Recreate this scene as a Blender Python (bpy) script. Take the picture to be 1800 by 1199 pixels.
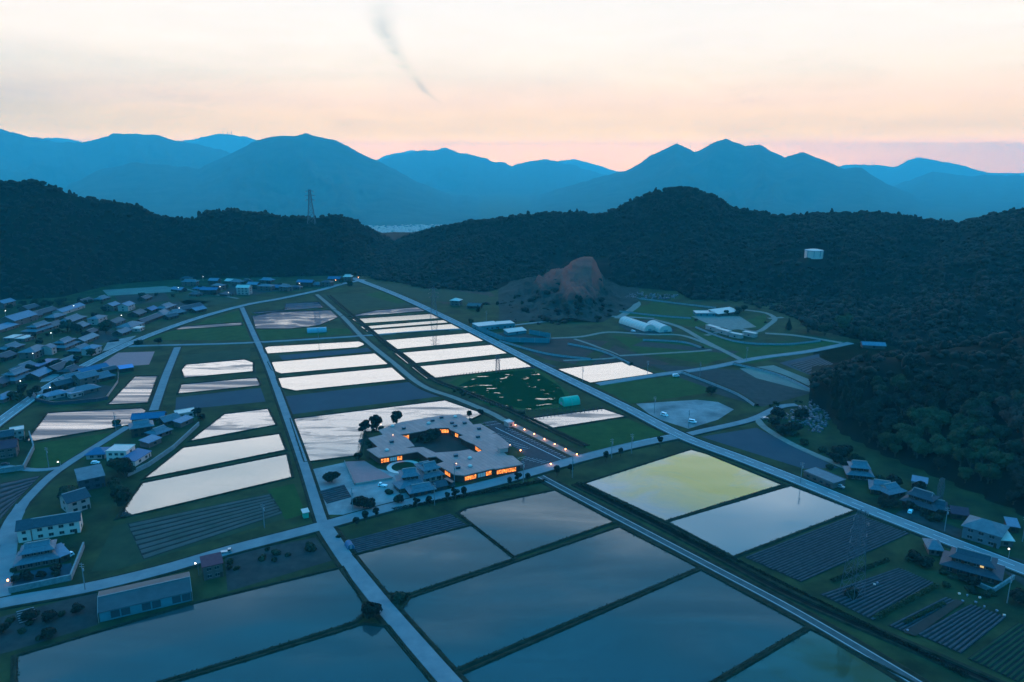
import bpy, bmesh, math, random
import numpy as np
from mathutils import Vector, Matrix
random.seed(7); rng = np.random.default_rng(11)
R = math.radians
S = bpy.context.scene
for o in list(bpy.data.objects): bpy.data.objects.remove(o)

# ------------------------------------------------------------------ camera, world, light, exposure
CAMH, F, PITCH = 150.0, 1310.0, R(13.6)
cam = bpy.data.cameras.new('camera'); camo = bpy.data.objects.new('camera', cam)
S.collection.objects.link(camo); S.camera = camo
camo.location = (0, 0, CAMH); camo.rotation_euler = (math.pi/2 - PITCH, 0, 0)
cam.sensor_width = 36; cam.lens = 36*F/1800; cam.clip_start = 1; cam.clip_end = 60000
S.view_settings.view_transform = 'Standard'; S.view_settings.look = 'None'
S.view_settings.exposure = 0; S.view_settings.gamma = 1
S.cycles.max_bounces = 6; S.cycles.volume_bounces = 1; S.cycles.diffuse_bounces = 2
S.cycles.sample_clamp_indirect = 4

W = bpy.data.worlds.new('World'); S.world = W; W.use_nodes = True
def build_world():
    nt = W.node_tree; nt.nodes.clear(); N = nt.nodes; L = nt.links
    out = N.new('ShaderNodeOutputWorld'); bg = N.new('ShaderNodeBackground')
    L.new(bg.outputs[0], out.inputs[0])
    tc = N.new('ShaderNodeTexCoord'); sp = N.new('ShaderNodeSeparateXYZ'); L.new(tc.outputs['Generated'], sp.inputs[0])
    X, Y, Z = sp.outputs
    def M(op, a, b=None, c=None, clamp=False):
        n = N.new('ShaderNodeMath'); n.operation = op; n.use_clamp = clamp
        for i, v in enumerate((a, b, c)):
            if v is None: continue
            if isinstance(v, (int, float)): n.inputs[i].default_value = v
            else: L.new(v, n.inputs[i])
        return n.outputs[0]
    def ramp(fac, stops):
        n = N.new('ShaderNodeValToRGB'); cr = n.color_ramp; cr.interpolation = 'EASE' if False else 'LINEAR'
        while len(cr.elements) > 1: cr.elements.remove(cr.elements[0])
        first = True
        for p, c in stops:
            e = cr.elements[0] if first else cr.elements.new(p)
            e.position = p; e.color = (*[v/SC for v in c], 1); first = False
        L.new(fac, n.inputs[0]); return n.outputs[0]
    def mix(f, a, b, mode='MIX'):
        n = N.new('ShaderNodeMix'); n.data_type = 'RGBA'; n.blend_type = mode
        for s, v in ((0, f), (6, a), (7, b)):
            if isinstance(v, (int, float)): n.inputs[s].default_value = v
            elif isinstance(v, tuple): n.inputs[s].default_value = (*[q/SC for q in v], 1)
            else: L.new(v, n.inputs[s])
        return n.outputs[2]
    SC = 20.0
    el = M('MULTIPLY', M('ARCSINE', Z), 180/math.pi)          # elevation in degrees
    az = M('MULTIPLY', M('ARCTAN2', X, Y), 180/math.pi)       # 0 = west, ahead
    # cirrus: stretched noise displaces the gradients a little
    mp = N.new('ShaderNodeMapping'); mp.inputs['Scale'].default_value = (1, 1, 5.0); mp.inputs['Rotation'].default_value = (0, R(10), 0)
    L.new(tc.outputs['Generated'], mp.inputs[0])
    nz = N.new('ShaderNodeTexNoise'); nz.inputs['Scale'].default_value = 3.2; nz.inputs['Detail'].default_value = 7
    nz.inputs['Roughness'].default_value = .5; nz.inputs['Distortion'].default_value = .9; L.new(mp.outputs[0], nz.inputs[0])
    nval = nz.outputs[0]
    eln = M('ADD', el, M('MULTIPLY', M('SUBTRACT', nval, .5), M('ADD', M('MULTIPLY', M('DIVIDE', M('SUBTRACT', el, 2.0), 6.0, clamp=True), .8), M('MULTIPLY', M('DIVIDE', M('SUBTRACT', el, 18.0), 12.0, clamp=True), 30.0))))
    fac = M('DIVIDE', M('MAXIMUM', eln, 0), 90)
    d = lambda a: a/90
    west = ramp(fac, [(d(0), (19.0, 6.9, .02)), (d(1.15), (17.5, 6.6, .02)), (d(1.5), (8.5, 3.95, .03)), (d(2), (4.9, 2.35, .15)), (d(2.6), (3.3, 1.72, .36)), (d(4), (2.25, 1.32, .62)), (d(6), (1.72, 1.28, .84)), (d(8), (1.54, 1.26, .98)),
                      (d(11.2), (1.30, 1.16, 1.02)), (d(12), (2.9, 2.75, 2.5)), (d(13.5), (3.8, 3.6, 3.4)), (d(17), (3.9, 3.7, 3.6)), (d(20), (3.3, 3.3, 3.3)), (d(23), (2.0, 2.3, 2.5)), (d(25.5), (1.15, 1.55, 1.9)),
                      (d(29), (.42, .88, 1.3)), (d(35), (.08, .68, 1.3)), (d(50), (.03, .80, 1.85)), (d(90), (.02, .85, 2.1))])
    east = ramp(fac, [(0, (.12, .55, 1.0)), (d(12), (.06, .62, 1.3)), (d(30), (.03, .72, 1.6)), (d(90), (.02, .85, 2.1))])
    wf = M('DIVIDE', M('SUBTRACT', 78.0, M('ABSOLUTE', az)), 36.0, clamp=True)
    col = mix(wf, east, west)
    # cool grey cloud bank low on the left, pale streaks
    low = M('MULTIPLY', M('DIVIDE', M('SUBTRACT', -12.0, az), 22.0, clamp=True), M('SUBTRACT', 1.0, M('DIVIDE', M('ABSOLUTE', M('SUBTRACT', el, 4.0)), 4.0), clamp=True))
    low = M('MULTIPLY', low, M('MULTIPLY', M('SUBTRACT', nval, .15), 3.0, clamp=True))
    col = mix(M('MULTIPLY', low, .85), col, mix(1.0, col, (.58*SC, .72*SC, .86*SC), 'MULTIPLY'))
    st = M('MULTIPLY', M('SUBTRACT', nval, .56), 5.0, clamp=True)
    st = M('MULTIPLY', st, M('SUBTRACT', 1.0, M('DIVIDE', el, 13.0), clamp=True))
    col = mix(M('MULTIPLY', st, .6), col, mix(1.0, col, (.80*SC, .76*SC, .80*SC), 'MULTIPLY'))
    # fine cirrus
    mp2 = N.new('ShaderNodeMapping'); mp2.inputs['Scale'].default_value = (2.2, 1, 14.0); mp2.inputs['Rotation'].default_value = (0, R(-14), 0)
    L.new(tc.outputs['Generated'], mp2.inputs[0])
    n2 = N.new('ShaderNodeTexNoise'); n2.inputs['Scale'].default_value = 4; n2.inputs['Detail'].default_value = 8; n2.inputs['Distortion'].default_value = 1.2
    L.new(mp2.outputs[0], n2.inputs[0])
    s2 = M('MULTIPLY', M('SUBTRACT', n2.outputs[0], .5), .34)
    s2 = M('MULTIPLY', s2, M('SUBTRACT', 1.0, M('DIVIDE', el, 16.0), clamp=True))
    col = mix(1.0, col, mixgrey(N, L, M('ADD', 1.0, s2), SC), 'MULTIPLY')
    # the curled wisp: a narrow streak whose azimuth follows its elevation
    t = M('DIVIDE', M('SUBTRACT', 10.6, el), 7.0)               # 0 top, 1 bottom end
    ca = M('ADD', -9.2, M('MULTIPLY', M('POWER', M('MAXIMUM', t, 0), 2.1), 4.6))
    wd = M('ADD', .30, M('MULTIPLY', M('SUBTRACT', 1.0, t, clamp=True), 1.1))
    off = M('ADD', M('SUBTRACT', az, ca), M('MULTIPLY', M('SUBTRACT', n2.outputs[0], .5), 1.1))
    wi = M('SUBTRACT', 1.0, M('DIVIDE', M('ABSOLUTE', off), wd), clamp=True)
    wi = M('MULTIPLY', wi, M('MULTIPLY', M('SUBTRACT', 1.0, t, clamp=True), 5.0, clamp=True))
    wi = M('MULTIPLY', wi, M('MULTIPLY', M('ADD', t, .12), 3.0, clamp=True))
    wi = M('MULTIPLY', wi, M('MULTIPLY', M('SUBTRACT', n2.outputs[0], .30), 3.5, clamp=True))
    col = mix(M('MULTIPLY', wi, .62), col, mix(1.0, col, (.50*SC, .58*SC, .62*SC), 'MULTIPLY'))
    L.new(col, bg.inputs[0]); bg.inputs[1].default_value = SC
def mixgrey(N, L, v, SC):
    c = N.new('ShaderNodeCombineColor')
    for i in range(3): L.new(v, c.inputs[i])
    return c.outputs[0]
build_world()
sun = bpy.data.lights.new('sun', 'SUN'); sun.energy = .12; sun.angle = R(14); sun.color = (1, .72, .55)
suno = bpy.data.objects.new('sun', sun); S.collection.objects.link(suno)
suno.rotation_euler = (R(-86), 0, R(4))    # just-set sun beyond the mountains ahead

# ------------------------------------------------------------------ helpers
CP, SP = math.cos(PITCH), math.sin(PITCH)
def at(px, py, z=0.0):
    u = (px-900)/F; v = (py-599.5)/F
    dx, dy, dz = u, CP - v*SP, -SP - v*CP
    t = (z-CAMH)/dz
    return Vector((dx*t, dy*t, z))
def azel(px, py):
    u = (px-900)/F; v = (py-599.5)/F
    dx, dy, dz = u, CP - v*SP, -SP - v*CP
    return math.atan2(dx, dy), math.atan2(dz, math.hypot(dx, dy))
def on_ray(px, py, r):
    a, e = azel(px, py)
    return Vector((r*math.sin(a), r*math.cos(a), CAMH + r*math.tan(e)))
def tag(o, label=None, cat=None, group=None, kind=None):
    if label: o['label'] = label
    if cat: o['category'] = cat
    if group: o['group'] = group
    if kind: o['kind'] = kind
    return o
def empty(name, loc, rz=0):
    o = bpy.data.objects.new(name, None); S.collection.objects.link(o)
    o.location = loc; o.rotation_euler = (0, 0, rz); o.empty_display_size = 1
    return o
def np_mesh(name, V, Fc, mat, attr=None, smooth=False):
    me = bpy.data.meshes.new(name); V = np.asarray(V, dtype=np.float32); Fc = np.asarray(Fc, dtype=np.int32)
    n = Fc.shape[1]
    me.vertices.add(len(V)); me.vertices.foreach_set('co', V.ravel())
    me.loops.add(Fc.size); me.loops.foreach_set('vertex_index', Fc.ravel())
    me.polygons.add(len(Fc)); me.polygons.foreach_set('loop_start', np.arange(0, Fc.size, n, dtype=np.int32))
    me.polygons.foreach_set('loop_total', np.full(len(Fc), n, dtype=np.int32))
    if smooth: me.polygons.foreach_set('use_smooth', np.ones(len(Fc), dtype=bool))
    if attr is not None:
        a = me.attributes.new('tone', 'FLOAT', 'POINT'); a.data.foreach_set('value', np.asarray(attr, dtype=np.float32))
    me.update(calc_edges=True); me.validate()
    me.materials.append(mat); return me
def link(name, me, parent=None):
    o = bpy.data.objects.new(name, me); S.collection.objects.link(o)
    if parent: o.parent = parent
    return o
class MB:
    def __init__(s): s.v = []; s.f = []
    def add(s, vs, fs):
        b = len(s.v); s.v += [tuple(v) for v in vs]; s.f += [tuple(b+i for i in f) for f in fs]; return s
    def box(s, c, d, rz=0):
        x, y, z = d[0]/2, d[1]/2, d[2]/2; ca, sa = math.cos(rz), math.sin(rz)
        vs = [(c[0]+i*x*ca-j*y*sa, c[1]+i*x*sa+j*y*ca, c[2]+k*z) for k in (-1, 1) for i, j in ((-1,-1),(1,-1),(1,1),(-1,1))]
        return s.add(vs, [(3,2,1,0),(4,5,6,7),(0,1,5,4),(1,2,6,5),(2,3,7,6),(3,0,4,7)])
    def bar(s, a, b, w, h=None):
        a, b = Vector(a), Vector(b); h = h or w; d = (b-a); 
        if d.length < 1e-6: return s
        d.normalize(); up = Vector((0,0,1)) if abs(d.z) < .95 else Vector((1,0,0))
        p = d.cross(up).normalized(); q = p.cross(d)
        vs = [e + p*i*w/2 + q*j*h/2 for e in (a, b) for i, j in ((-1,-1),(1,-1),(1,1),(-1,1))]
        return s.add(vs, [(3,2,1,0),(4,5,6,7),(0,1,5,4),(1,2,6,5),(2,3,7,6),(3,0,4,7)])
    def tube(s, a, b, r0, r1, n=8):
        a, b = Vector(a), Vector(b); d = (b-a).normalized(); up = Vector((0,0,1)) if abs(d.z) < .9 else Vector((1,0,0))
        p = d.cross(up).normalized(); q = p.cross(d)
        vs = [e + (p*math.cos(2*math.pi*i/n) + q*math.sin(2*math.pi*i/n))*r for e, r in ((a, r0), (b, r1)) for i in range(n)]
        return s.add(vs, [(i, (i+1) % n, n+(i+1) % n, n+i) for i in range(n)] + [tuple(range(n))[::-1], tuple(range(n, 2*n))])
    def prism(s, poly, z0, z1):
        n = len(poly); vs = [(p[0], p[1], z) for z in (z0, z1) for p in poly]
        return s.add(vs, [tuple(range(n))[::-1], tuple(range(n, 2*n))] + [(i, (i+1) % n, n+(i+1) % n, n+i) for i in range(n)])
    def build(s, name, mat, parent=None, smooth=False):
        me = bpy.data.meshes.new(name); me.from_pydata(s.v, [], s.f); me.materials.append(mat)
        bm = bmesh.new(); bm.from_mesh(me); bmesh.ops.recalc_face_normals(bm, faces=bm.faces); bm.to_mesh(me); bm.free()
        if smooth: me.polygons.foreach_set('use_smooth', [True]*len(me.polygons))
        return link(name, me, parent)
def unit_noise(x, y, seed=0):
    x = np.asarray(x, float); y = np.asarray(y, float)
    xi = np.floor(x).astype(np.int64); yi = np.floor(y).astype(np.int64); fx = x-xi; fy = y-yi
    fx = fx*fx*(3-2*fx); fy = fy*fy*(3-2*fy)
    def h(a, b):
        n = (a*374761393 + b*668265263 + seed*974711) & 0x7fffffff
        n = ((n ^ (n >> 13))*1274126177) & 0x7fffffff
        return ((n ^ (n >> 16)) & 0xffff)/65535.0
    return (h(xi, yi)*(1-fx)+h(xi+1, yi)*fx)*(1-fy) + (h(xi, yi+1)*(1-fx)+h(xi+1, yi+1)*fx)*fy
def fbm(x, y, seed=0, oct=5):
    t = 0; a = .5
    for i in range(oct): t = t + a*(unit_noise(x, y, seed+i)-.5)*2; x = x*2.03; y = y*2.03; a *= .5
    return t

# ------------------------------------------------------------------ materials
def mat(name, col, rough=.8, noise=None, spec=.04, scale=1.0, metal=0, bump=0):
    m = bpy.data.materials.new(name); m.use_nodes = True; nt = m.node_tree; b = nt.nodes['Principled BSDF']
    b.inputs['Roughness'].default_value = rough; b.inputs['Specular IOR Level'].default_value = spec; b.inputs['Metallic'].default_value = metal
    b.inputs['Base Color'].default_value = (*col, 1)
    if noise:
        tc = nt.nodes.new('ShaderNodeTexCoord'); n = nt.nodes.new('ShaderNodeTexNoise'); n.inputs['Scale'].default_value = scale; n.inputs['Detail'].default_value = 6
        n.inputs['Roughness'].default_value = .65
        nt.links.new(tc.outputs['Object'], n.inputs[0])
        r = nt.nodes.new('ShaderNodeValToRGB'); r.color_ramp.elements[0].position = .33; r.color_ramp.elements[1].position = .68
        r.color_ramp.elements[0].color = (*col, 1); r.color_ramp.elements[1].color = (*noise, 1)
        nt.links.new(n.outputs[0], r.inputs[0]); nt.links.new(r.outputs[0], b.inputs['Base Color'])
        if bump:
            bp = nt.nodes.new('ShaderNodeBump'); bp.inputs['Strength'].default_value = .6; bp.inputs['Distance'].default_value = bump
            nt.links.new(n.outputs[0], bp.inputs['Height']); nt.links.new(bp.outputs[0], b.inputs['Normal'])
    return m
def emis(name, col, st, vary=False):
    m = bpy.data.materials.new(name); m.use_nodes = True; nt = m.node_tree; nt.nodes.clear()
    o = nt.nodes.new('ShaderNodeOutputMaterial'); e = nt.nodes.new('ShaderNodeEmission'); e.inputs[0].default_value = (*col, 1); e.inputs[1].default_value = st
    nt.links.new(e.outputs[0], o.inputs[0])
    if vary:
        tc = nt.nodes.new('ShaderNodeTexCoord'); n = nt.nodes.new('ShaderNodeTexNoise'); n.inputs['Scale'].default_value = .9; n.inputs['Detail'].default_value = 3
        nt.links.new(tc.outputs['Object'], n.inputs[0]); mr = nt.nodes.new('ShaderNodeMapRange')
        mr.inputs[1].default_value = .35; mr.inputs[2].default_value = .65; mr.inputs[3].default_value = st*.25; mr.inputs[4].default_value = st*1.5
        nt.links.new(n.outputs[0], mr.inputs[0]); nt.links.new(mr.outputs[0], e.inputs[1])
    return m
GRID = 0.0  # set below
g0, g1 = at(1200, 768), at(1650, 945); GRID = math.atan2(g1.y-g0.y, g1.x-g0.x)     # direction of the main road, towards the right
def water(name, mud=(.05, .05, .045), patch=0.0, rough=0.04, streak=(.010, .05), ior=2.0, algae=None, thresh=.5, psoft=.12, pscale=1.0, rvar=.10, mott=(.97, 1.03)):
    m = bpy.data.materials.new(name); m.use_nodes = True; nt = m.node_tree; N = nt.nodes; L = nt.links; N.clear()
    o = N.new('ShaderNodeOutputMaterial'); dif = N.new('ShaderNodeBsdfDiffuse'); gl = N.new('ShaderNodeBsdfGlossy'); mx = N.new('ShaderNodeMixShader')
    fr = N.new('ShaderNodeFresnel'); fr.inputs[0].default_value = ior
    tc = N.new('ShaderNodeTexCoord'); mp = N.new('ShaderNodeMapping'); mp.inputs['Rotation'].default_value = (0, 0, -(GRID+math.pi/2))
    mp.inputs['Scale'].default_value = (streak[0]*pscale, streak[1]*pscale, .02); L.new(tc.outputs['Object'], mp.inputs[0])
    n = N.new('ShaderNodeTexNoise'); n.inputs['Scale'].default_value = 1.6; n.inputs['Detail'].default_value = 6; n.inputs['Roughness'].default_value = .6; n.inputs['Distortion'].default_value = .6
    L.new(mp.outputs[0], n.inputs[0])
    # bump: faint ripples
    n3 = N.new('ShaderNodeTexNoise'); n3.inputs['Scale'].default_value = .8; n3.inputs['Detail'].default_value = 3; L.new(tc.outputs['Object'], n3.inputs[0])
    bp = N.new('ShaderNodeBump'); bp.inputs['Strength'].default_value = .12; bp.inputs['Distance'].default_value = .02; L.new(n3.outputs[0], bp.inputs['Height'])
    L.new(bp.outputs[0], gl.inputs['Normal'])
    mr = N.new('ShaderNodeMapRange'); mr.inputs[1].default_value = thresh-psoft; mr.inputs[2].default_value = thresh+psoft; mr.inputs[3].default_value = 1.0; mr.inputs[4].default_value = 1-patch
    L.new(n.outputs[0], mr.inputs[0])
    mu = N.new('ShaderNodeMath'); mu.operation = 'MULTIPLY'; L.new(fr.outputs[0], mu.inputs[0]); L.new(mr.outputs[0], mu.inputs[1])
    mr2 = N.new('ShaderNodeMapRange'); mr2.inputs[1].default_value = .35; mr2.inputs[2].default_value = .75; mr2.inputs[3].default_value = rough; mr2.inputs[4].default_value = rough+rvar
    L.new(n.outputs[0], mr2.inputs[0]); L.new(mr2.outputs[0], gl.inputs['Roughness'])
    dif.inputs[0].default_value = (*mud, 1)
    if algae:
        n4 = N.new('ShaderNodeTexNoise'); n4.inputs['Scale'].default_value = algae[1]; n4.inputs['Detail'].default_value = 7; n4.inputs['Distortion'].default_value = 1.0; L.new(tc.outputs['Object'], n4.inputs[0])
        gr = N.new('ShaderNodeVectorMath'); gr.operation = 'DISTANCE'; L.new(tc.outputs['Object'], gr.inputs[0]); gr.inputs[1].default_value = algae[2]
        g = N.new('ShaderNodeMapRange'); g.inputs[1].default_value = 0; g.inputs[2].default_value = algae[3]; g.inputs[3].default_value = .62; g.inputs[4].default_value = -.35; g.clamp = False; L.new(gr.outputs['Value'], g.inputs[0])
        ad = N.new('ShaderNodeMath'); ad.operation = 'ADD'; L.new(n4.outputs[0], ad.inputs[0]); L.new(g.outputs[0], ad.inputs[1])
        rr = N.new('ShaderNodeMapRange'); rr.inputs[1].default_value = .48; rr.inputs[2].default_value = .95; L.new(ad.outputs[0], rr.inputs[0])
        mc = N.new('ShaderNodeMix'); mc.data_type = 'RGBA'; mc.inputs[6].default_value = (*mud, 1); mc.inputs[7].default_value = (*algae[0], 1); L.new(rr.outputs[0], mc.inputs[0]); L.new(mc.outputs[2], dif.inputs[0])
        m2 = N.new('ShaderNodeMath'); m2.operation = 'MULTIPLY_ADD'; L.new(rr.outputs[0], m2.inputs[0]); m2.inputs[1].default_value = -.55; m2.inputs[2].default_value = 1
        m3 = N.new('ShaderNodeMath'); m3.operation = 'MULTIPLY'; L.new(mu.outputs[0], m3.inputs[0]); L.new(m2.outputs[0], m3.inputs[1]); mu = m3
    n5 = N.new('ShaderNodeTexNoise'); n5.inputs['Scale'].default_value = .35; n5.inputs['Detail'].default_value = 8; n5.inputs['Roughness'].default_value = .75; L.new(tc.outputs['Object'], n5.inputs[0]); r5 = N.new('ShaderNodeMapRange'); r5.inputs[1].default_value = .3; r5.inputs[2].default_value = .7; r5.inputs[3].default_value = mott[0]; r5.inputs[4].default_value = mott[1]; L.new(n5.outputs[0], r5.inputs[0]); m5 = N.new('ShaderNodeMath'); m5.operation = 'MULTIPLY'; m5.use_clamp = True; L.new(mu.outputs[0], m5.inputs[0]); L.new(r5.outputs[0], m5.inputs[1]); L.new(m5.outputs[0], mx.inputs[0]); L.new(dif.outputs[0], mx.inputs[1]); L.new(gl.outputs[0], mx.inputs[2]); L.new(mx.outputs[0], o.inputs[0])
    return m
def foliage(name, a, b, tonecol=None):
    m = bpy.data.materials.new(name); m.use_nodes = True; nt = m.node_tree; N = nt.nodes; L = nt.links; bs = N['Principled BSDF']
    bs.inputs['Roughness'].default_value = .8; bs.inputs['Specular IOR Level'].default_value = .15
    at_ = N.new('ShaderNodeAttribute'); at_.attribute_name = 'tone'; oi = N.new('ShaderNodeObjectInfo')
    ad = N.new('ShaderNodeMath'); ad.operation = 'MULTIPLY_ADD'; L.new(oi.outputs['Random'], ad.inputs[0]); ad.inputs[1].default_value = .45; L.new(at_.outputs['Fac'], ad.inputs[2])
    mc = N.new('ShaderNodeValToRGB'); mc.color_ramp.elements[0].color = (*a, 1); mc.color_ramp.elements[1].color = (*b, 1); mc.color_ramp.elements[0].position = .1; mc.color_ramp.elements[1].position = 1
    L.new(ad.outputs[0], mc.inputs[0]); L.new(mc.outputs[0], bs.inputs['Base Color'])
    return m
M = dict(
 grass=mat('grass', (.010, .022, .012), .9, (.040, .058, .022), scale=.06, bump=.3),
 bund=mat('bund_grass', (.008, .016, .010), .9, (.032, .034, .022), scale=.3, bump=.2),
 soil=mat('soil', (.020, .029, .030), .9, (.04, .048, .044), scale=.2),
 darksoil=mat('dark_soil', (.026, .048, .062), .85, (.034, .058, .07), scale=.06),
 crop=mat('crop', (.015, .036, .02), .9, (.025, .052, .028), scale=.09),
 green=mat('green_field', (.006, .044, .012), .9, (.018, .068, .018), scale=.12),
 brown=mat('brown_field', (.065, .04, .035), .9, (.03, .03, .025), scale=.1),
 pale=mat('pale_field', (.13, .13, .12), .9, (.18, .19, .15), scale=.07),
 mulch=mat('mulch_film', (.042, .062, .070), .6, (.022, .036, .042), scale=.4),
 furrow=mat('furrow', (.010, .016, .016), .95, (.018, .026, .024), scale=.5),
 asphalt=mat('asphalt', (.14, .155, .165), .85, (.21, .21, .21), scale=.15),
 lot=mat('new_asphalt', (.035, .035, .04), .8, (.05, .05, .055), scale=.4),
 track=mat('gravel_track', (.16, .14, .12), .95, (.24, .2, .17), scale=.3),
 gravel=mat('gravel', (.12, .12, .12), .95, (.30, .27, .26), scale=.06),
 pink=mat('pink_court', (.44, .17, .16), .9, (.36, .15, .14), scale=.3),
 concrete=mat('concrete', (.24, .21, .20), .85, (.17, .16, .16), scale=.3),
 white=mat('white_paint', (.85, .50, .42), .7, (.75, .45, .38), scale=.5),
 markings=mat('road_paint', (.75, .73, .72), .7, (.5, .5, .5), scale=.8),
 tile=mat('kawara_tile', (.10, .105, .12), .45, (.155, .16, .18), scale=1.2),
 tiled=mat('dark_tile', (.045, .048, .058), .5, (.07, .07, .08), scale=1.2),
 bluer=mat('blue_roof', (.05, .20, .38), .5, (.06, .22, .42), scale=.5),
 palebl=mat('pale_metal_roof', (.17, .20, .25), .5, (.12, .15, .19), scale=.5),
 maroon=mat('maroon_roof', (.13, .035, .05), .6, (.17, .05, .06), scale=.6),
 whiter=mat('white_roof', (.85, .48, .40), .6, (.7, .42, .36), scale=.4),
 greyr=mat('grey_roof', (.11, .12, .13), .6, (.16, .17, .18), scale=.4),
 cream=mat('cream_wall', (.17, .10, .085), .85, (.12, .075, .065), scale=.5),
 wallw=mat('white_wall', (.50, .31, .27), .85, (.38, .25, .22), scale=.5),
 wood=mat('dark_wood', (.05, .032, .025), .8, (.09, .05, .035), scale=1),
 redwood=mat('red_timber', (.14, .045, .03), .8, (.09, .035, .03), scale=1.5),
 glass=mat('window_glass', (.02, .025, .03), .1, spec=.8),
 ridge=mat('ridge_tile', (.30, .24, .23), .6),
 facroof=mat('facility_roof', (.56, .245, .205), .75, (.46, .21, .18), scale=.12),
 metal=mat('grey_metal', (.28, .29, .3), .45, metal=.3),
 steel=mat('pylon_steel', (.10, .11, .12), .5, metal=.2),
 pole=mat('pole_concrete', (.2, .2, .2), .8),
 stone=mat('stone_wall', (.15, .15, .15), .9, (.25, .25, .25), scale=.8, bump=.1),
 cyan=mat('green_sheet', (.02, .34, .22), .5, (.03, .38, .26), scale=.6),
 teal=mat('teal_panel', (.05, .16, .18), .6, (.07, .2, .22), scale=.3),
 film=mat('polythene', (.30, .34, .36), .35, (.22, .26, .28), scale=.3),
 redearth=mat('red_earth', (.19, .09, .07), .95, (.11, .075, .06), scale=.06, bump=1.0),
 bark=mat('bark', (.06, .045, .035), .9, (.1, .08, .06), scale=2),
 tyre=mat('tyre', (.02, .02, .02), .9),
 carw=mat('car_white', (.8, .78, .77), .3), card=mat('car_dark', (.05, .055, .06), .3), cars=mat('car_silver', (.35, .36, .37), .3, metal=.5),
 leaf=foliage('leaf', (.008, .015, .009), (.032, .042, .02)),
 leafdark=foliage('leaf_dark', (.004, .008, .006), (.013, .020, .012)),
 leafyellow=foliage('bamboo_leaf', (.015, .026, .012), (.05, .062, .024)),
 leafbrown=foliage('brown_leaf', (.02, .015, .012), (.075, .045, .032)),
 glow=emis('warm_window', (1, .27, .055), 1.7, vary=True), lampw=emis('lamp_white', (1, .85, .75), 8), lampo=emis('lamp_orange', (1, .35, .12), 16),
 bulb=emis('bulb_warm', (1, .5, .25), 6), blueglow=emis('cool_window', (.10, .42, .75), .45),
)
M['winlit'] = emis('lit_window', (1, .7, .3), .8)
M['cropblue'] = mat('seedling_rows', (.03, .055, .045), .8, (.06, .075, .07), scale=.12)
M['lanesurf'] = mat('lane_surface', (.05, .06, .06), .9, (.09, .10, .10), scale=.3); M['kerbpale'] = mat('worn_wheel_track', (.42, .36, .34), .85, (.3, .27, .26), scale=.6)
M['ditch_shade'] = mat('ditch_shade', (.003, .005, .005), .9, (.008, .01, .01), scale=.3)
def seams(m, sx, sy):
    nt = m.node_tree; b = nt.nodes['Principled BSDF']; old = b.inputs['Base Color'].links[0].from_socket; tc = nt.nodes.new('ShaderNodeTexCoord'); br = nt.nodes.new('ShaderNodeTexBrick')
    mp = nt.nodes.new('ShaderNodeMapping'); mp.inputs['Rotation'].default_value = (0, 0, -GRID); nt.links.new(tc.outputs['Object'], mp.inputs[0]); nt.links.new(mp.outputs[0], br.inputs[0])
    br.inputs['Scale'].default_value = 1; br.inputs['Brick Width'].default_value = sx; br.inputs['Row Height'].default_value = sy; br.inputs['Mortar Size'].default_value = .07; br.inputs['Mortar Smooth'].default_value = .3
    br.inputs['Color1'].default_value = (1, 1, 1, 1); br.inputs['Color2'].default_value = (.84, .84, .84, 1); br.inputs['Mortar'].default_value = (.6, .6, .6, 1)
    mx = nt.nodes.new('ShaderNodeMix'); mx.data_type = 'RGBA'; mx.blend_type = 'MULTIPLY'; mx.inputs[0].default_value = 1; nt.links.new(old, mx.inputs[6]); nt.links.new(br.outputs[0], mx.inputs[7]); nt.links.new(mx.outputs[2], b.inputs['Base Color'])
seams(M['facroof'], 7, 2.2)
MW = dict(
 clear=water('water_clear', patch=.06, thresh=.62, rough=.012, rvar=.02, ior=2.7),
 near=water('water_near', mud=(.03, .05, .05), ior=1.7, mott=(.84, 1.1), patch=.45, thresh=.54, psoft=.18, rough=.03, pscale=.8),
 pale=water('water_pale', mud=(.16, .15, .14), patch=.12, thresh=.55, rough=.05),
 streak=water('water_streaky', mud=(.07, .08, .085), patch=.78, thresh=.56, psoft=.07, streak=(.016, .07), rough=.02, rvar=.05, ior=2.2),
 muddy=water('water_muddy', mud=(.06, .07, .085), patch=.85, thresh=.45, psoft=.07, streak=(.02, .06)),
 film=water('water_film', mud=(.06, .075, .085), patch=.85, thresh=.44, psoft=.12, streak=(.006, .09)),
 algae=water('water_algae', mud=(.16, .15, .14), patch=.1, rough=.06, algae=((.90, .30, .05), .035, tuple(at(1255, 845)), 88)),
 canal=water('water_canal', mud=(.012,.02,.02), ior=1.2, patch=.3),
 marsh=water('water_marsh', mud=(.006, .034, .012), patch=1.0, thresh=.36, psoft=.015, streak=(.06, .14), rough=.02, rvar=.03, ior=2.2),
 murky=water('water_murky', mud=(.03, .06, .05), patch=.5, thresh=.5, algae=((.05, .045, .01), .05, tuple(at(1560, 1190)), 50)),
)

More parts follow.
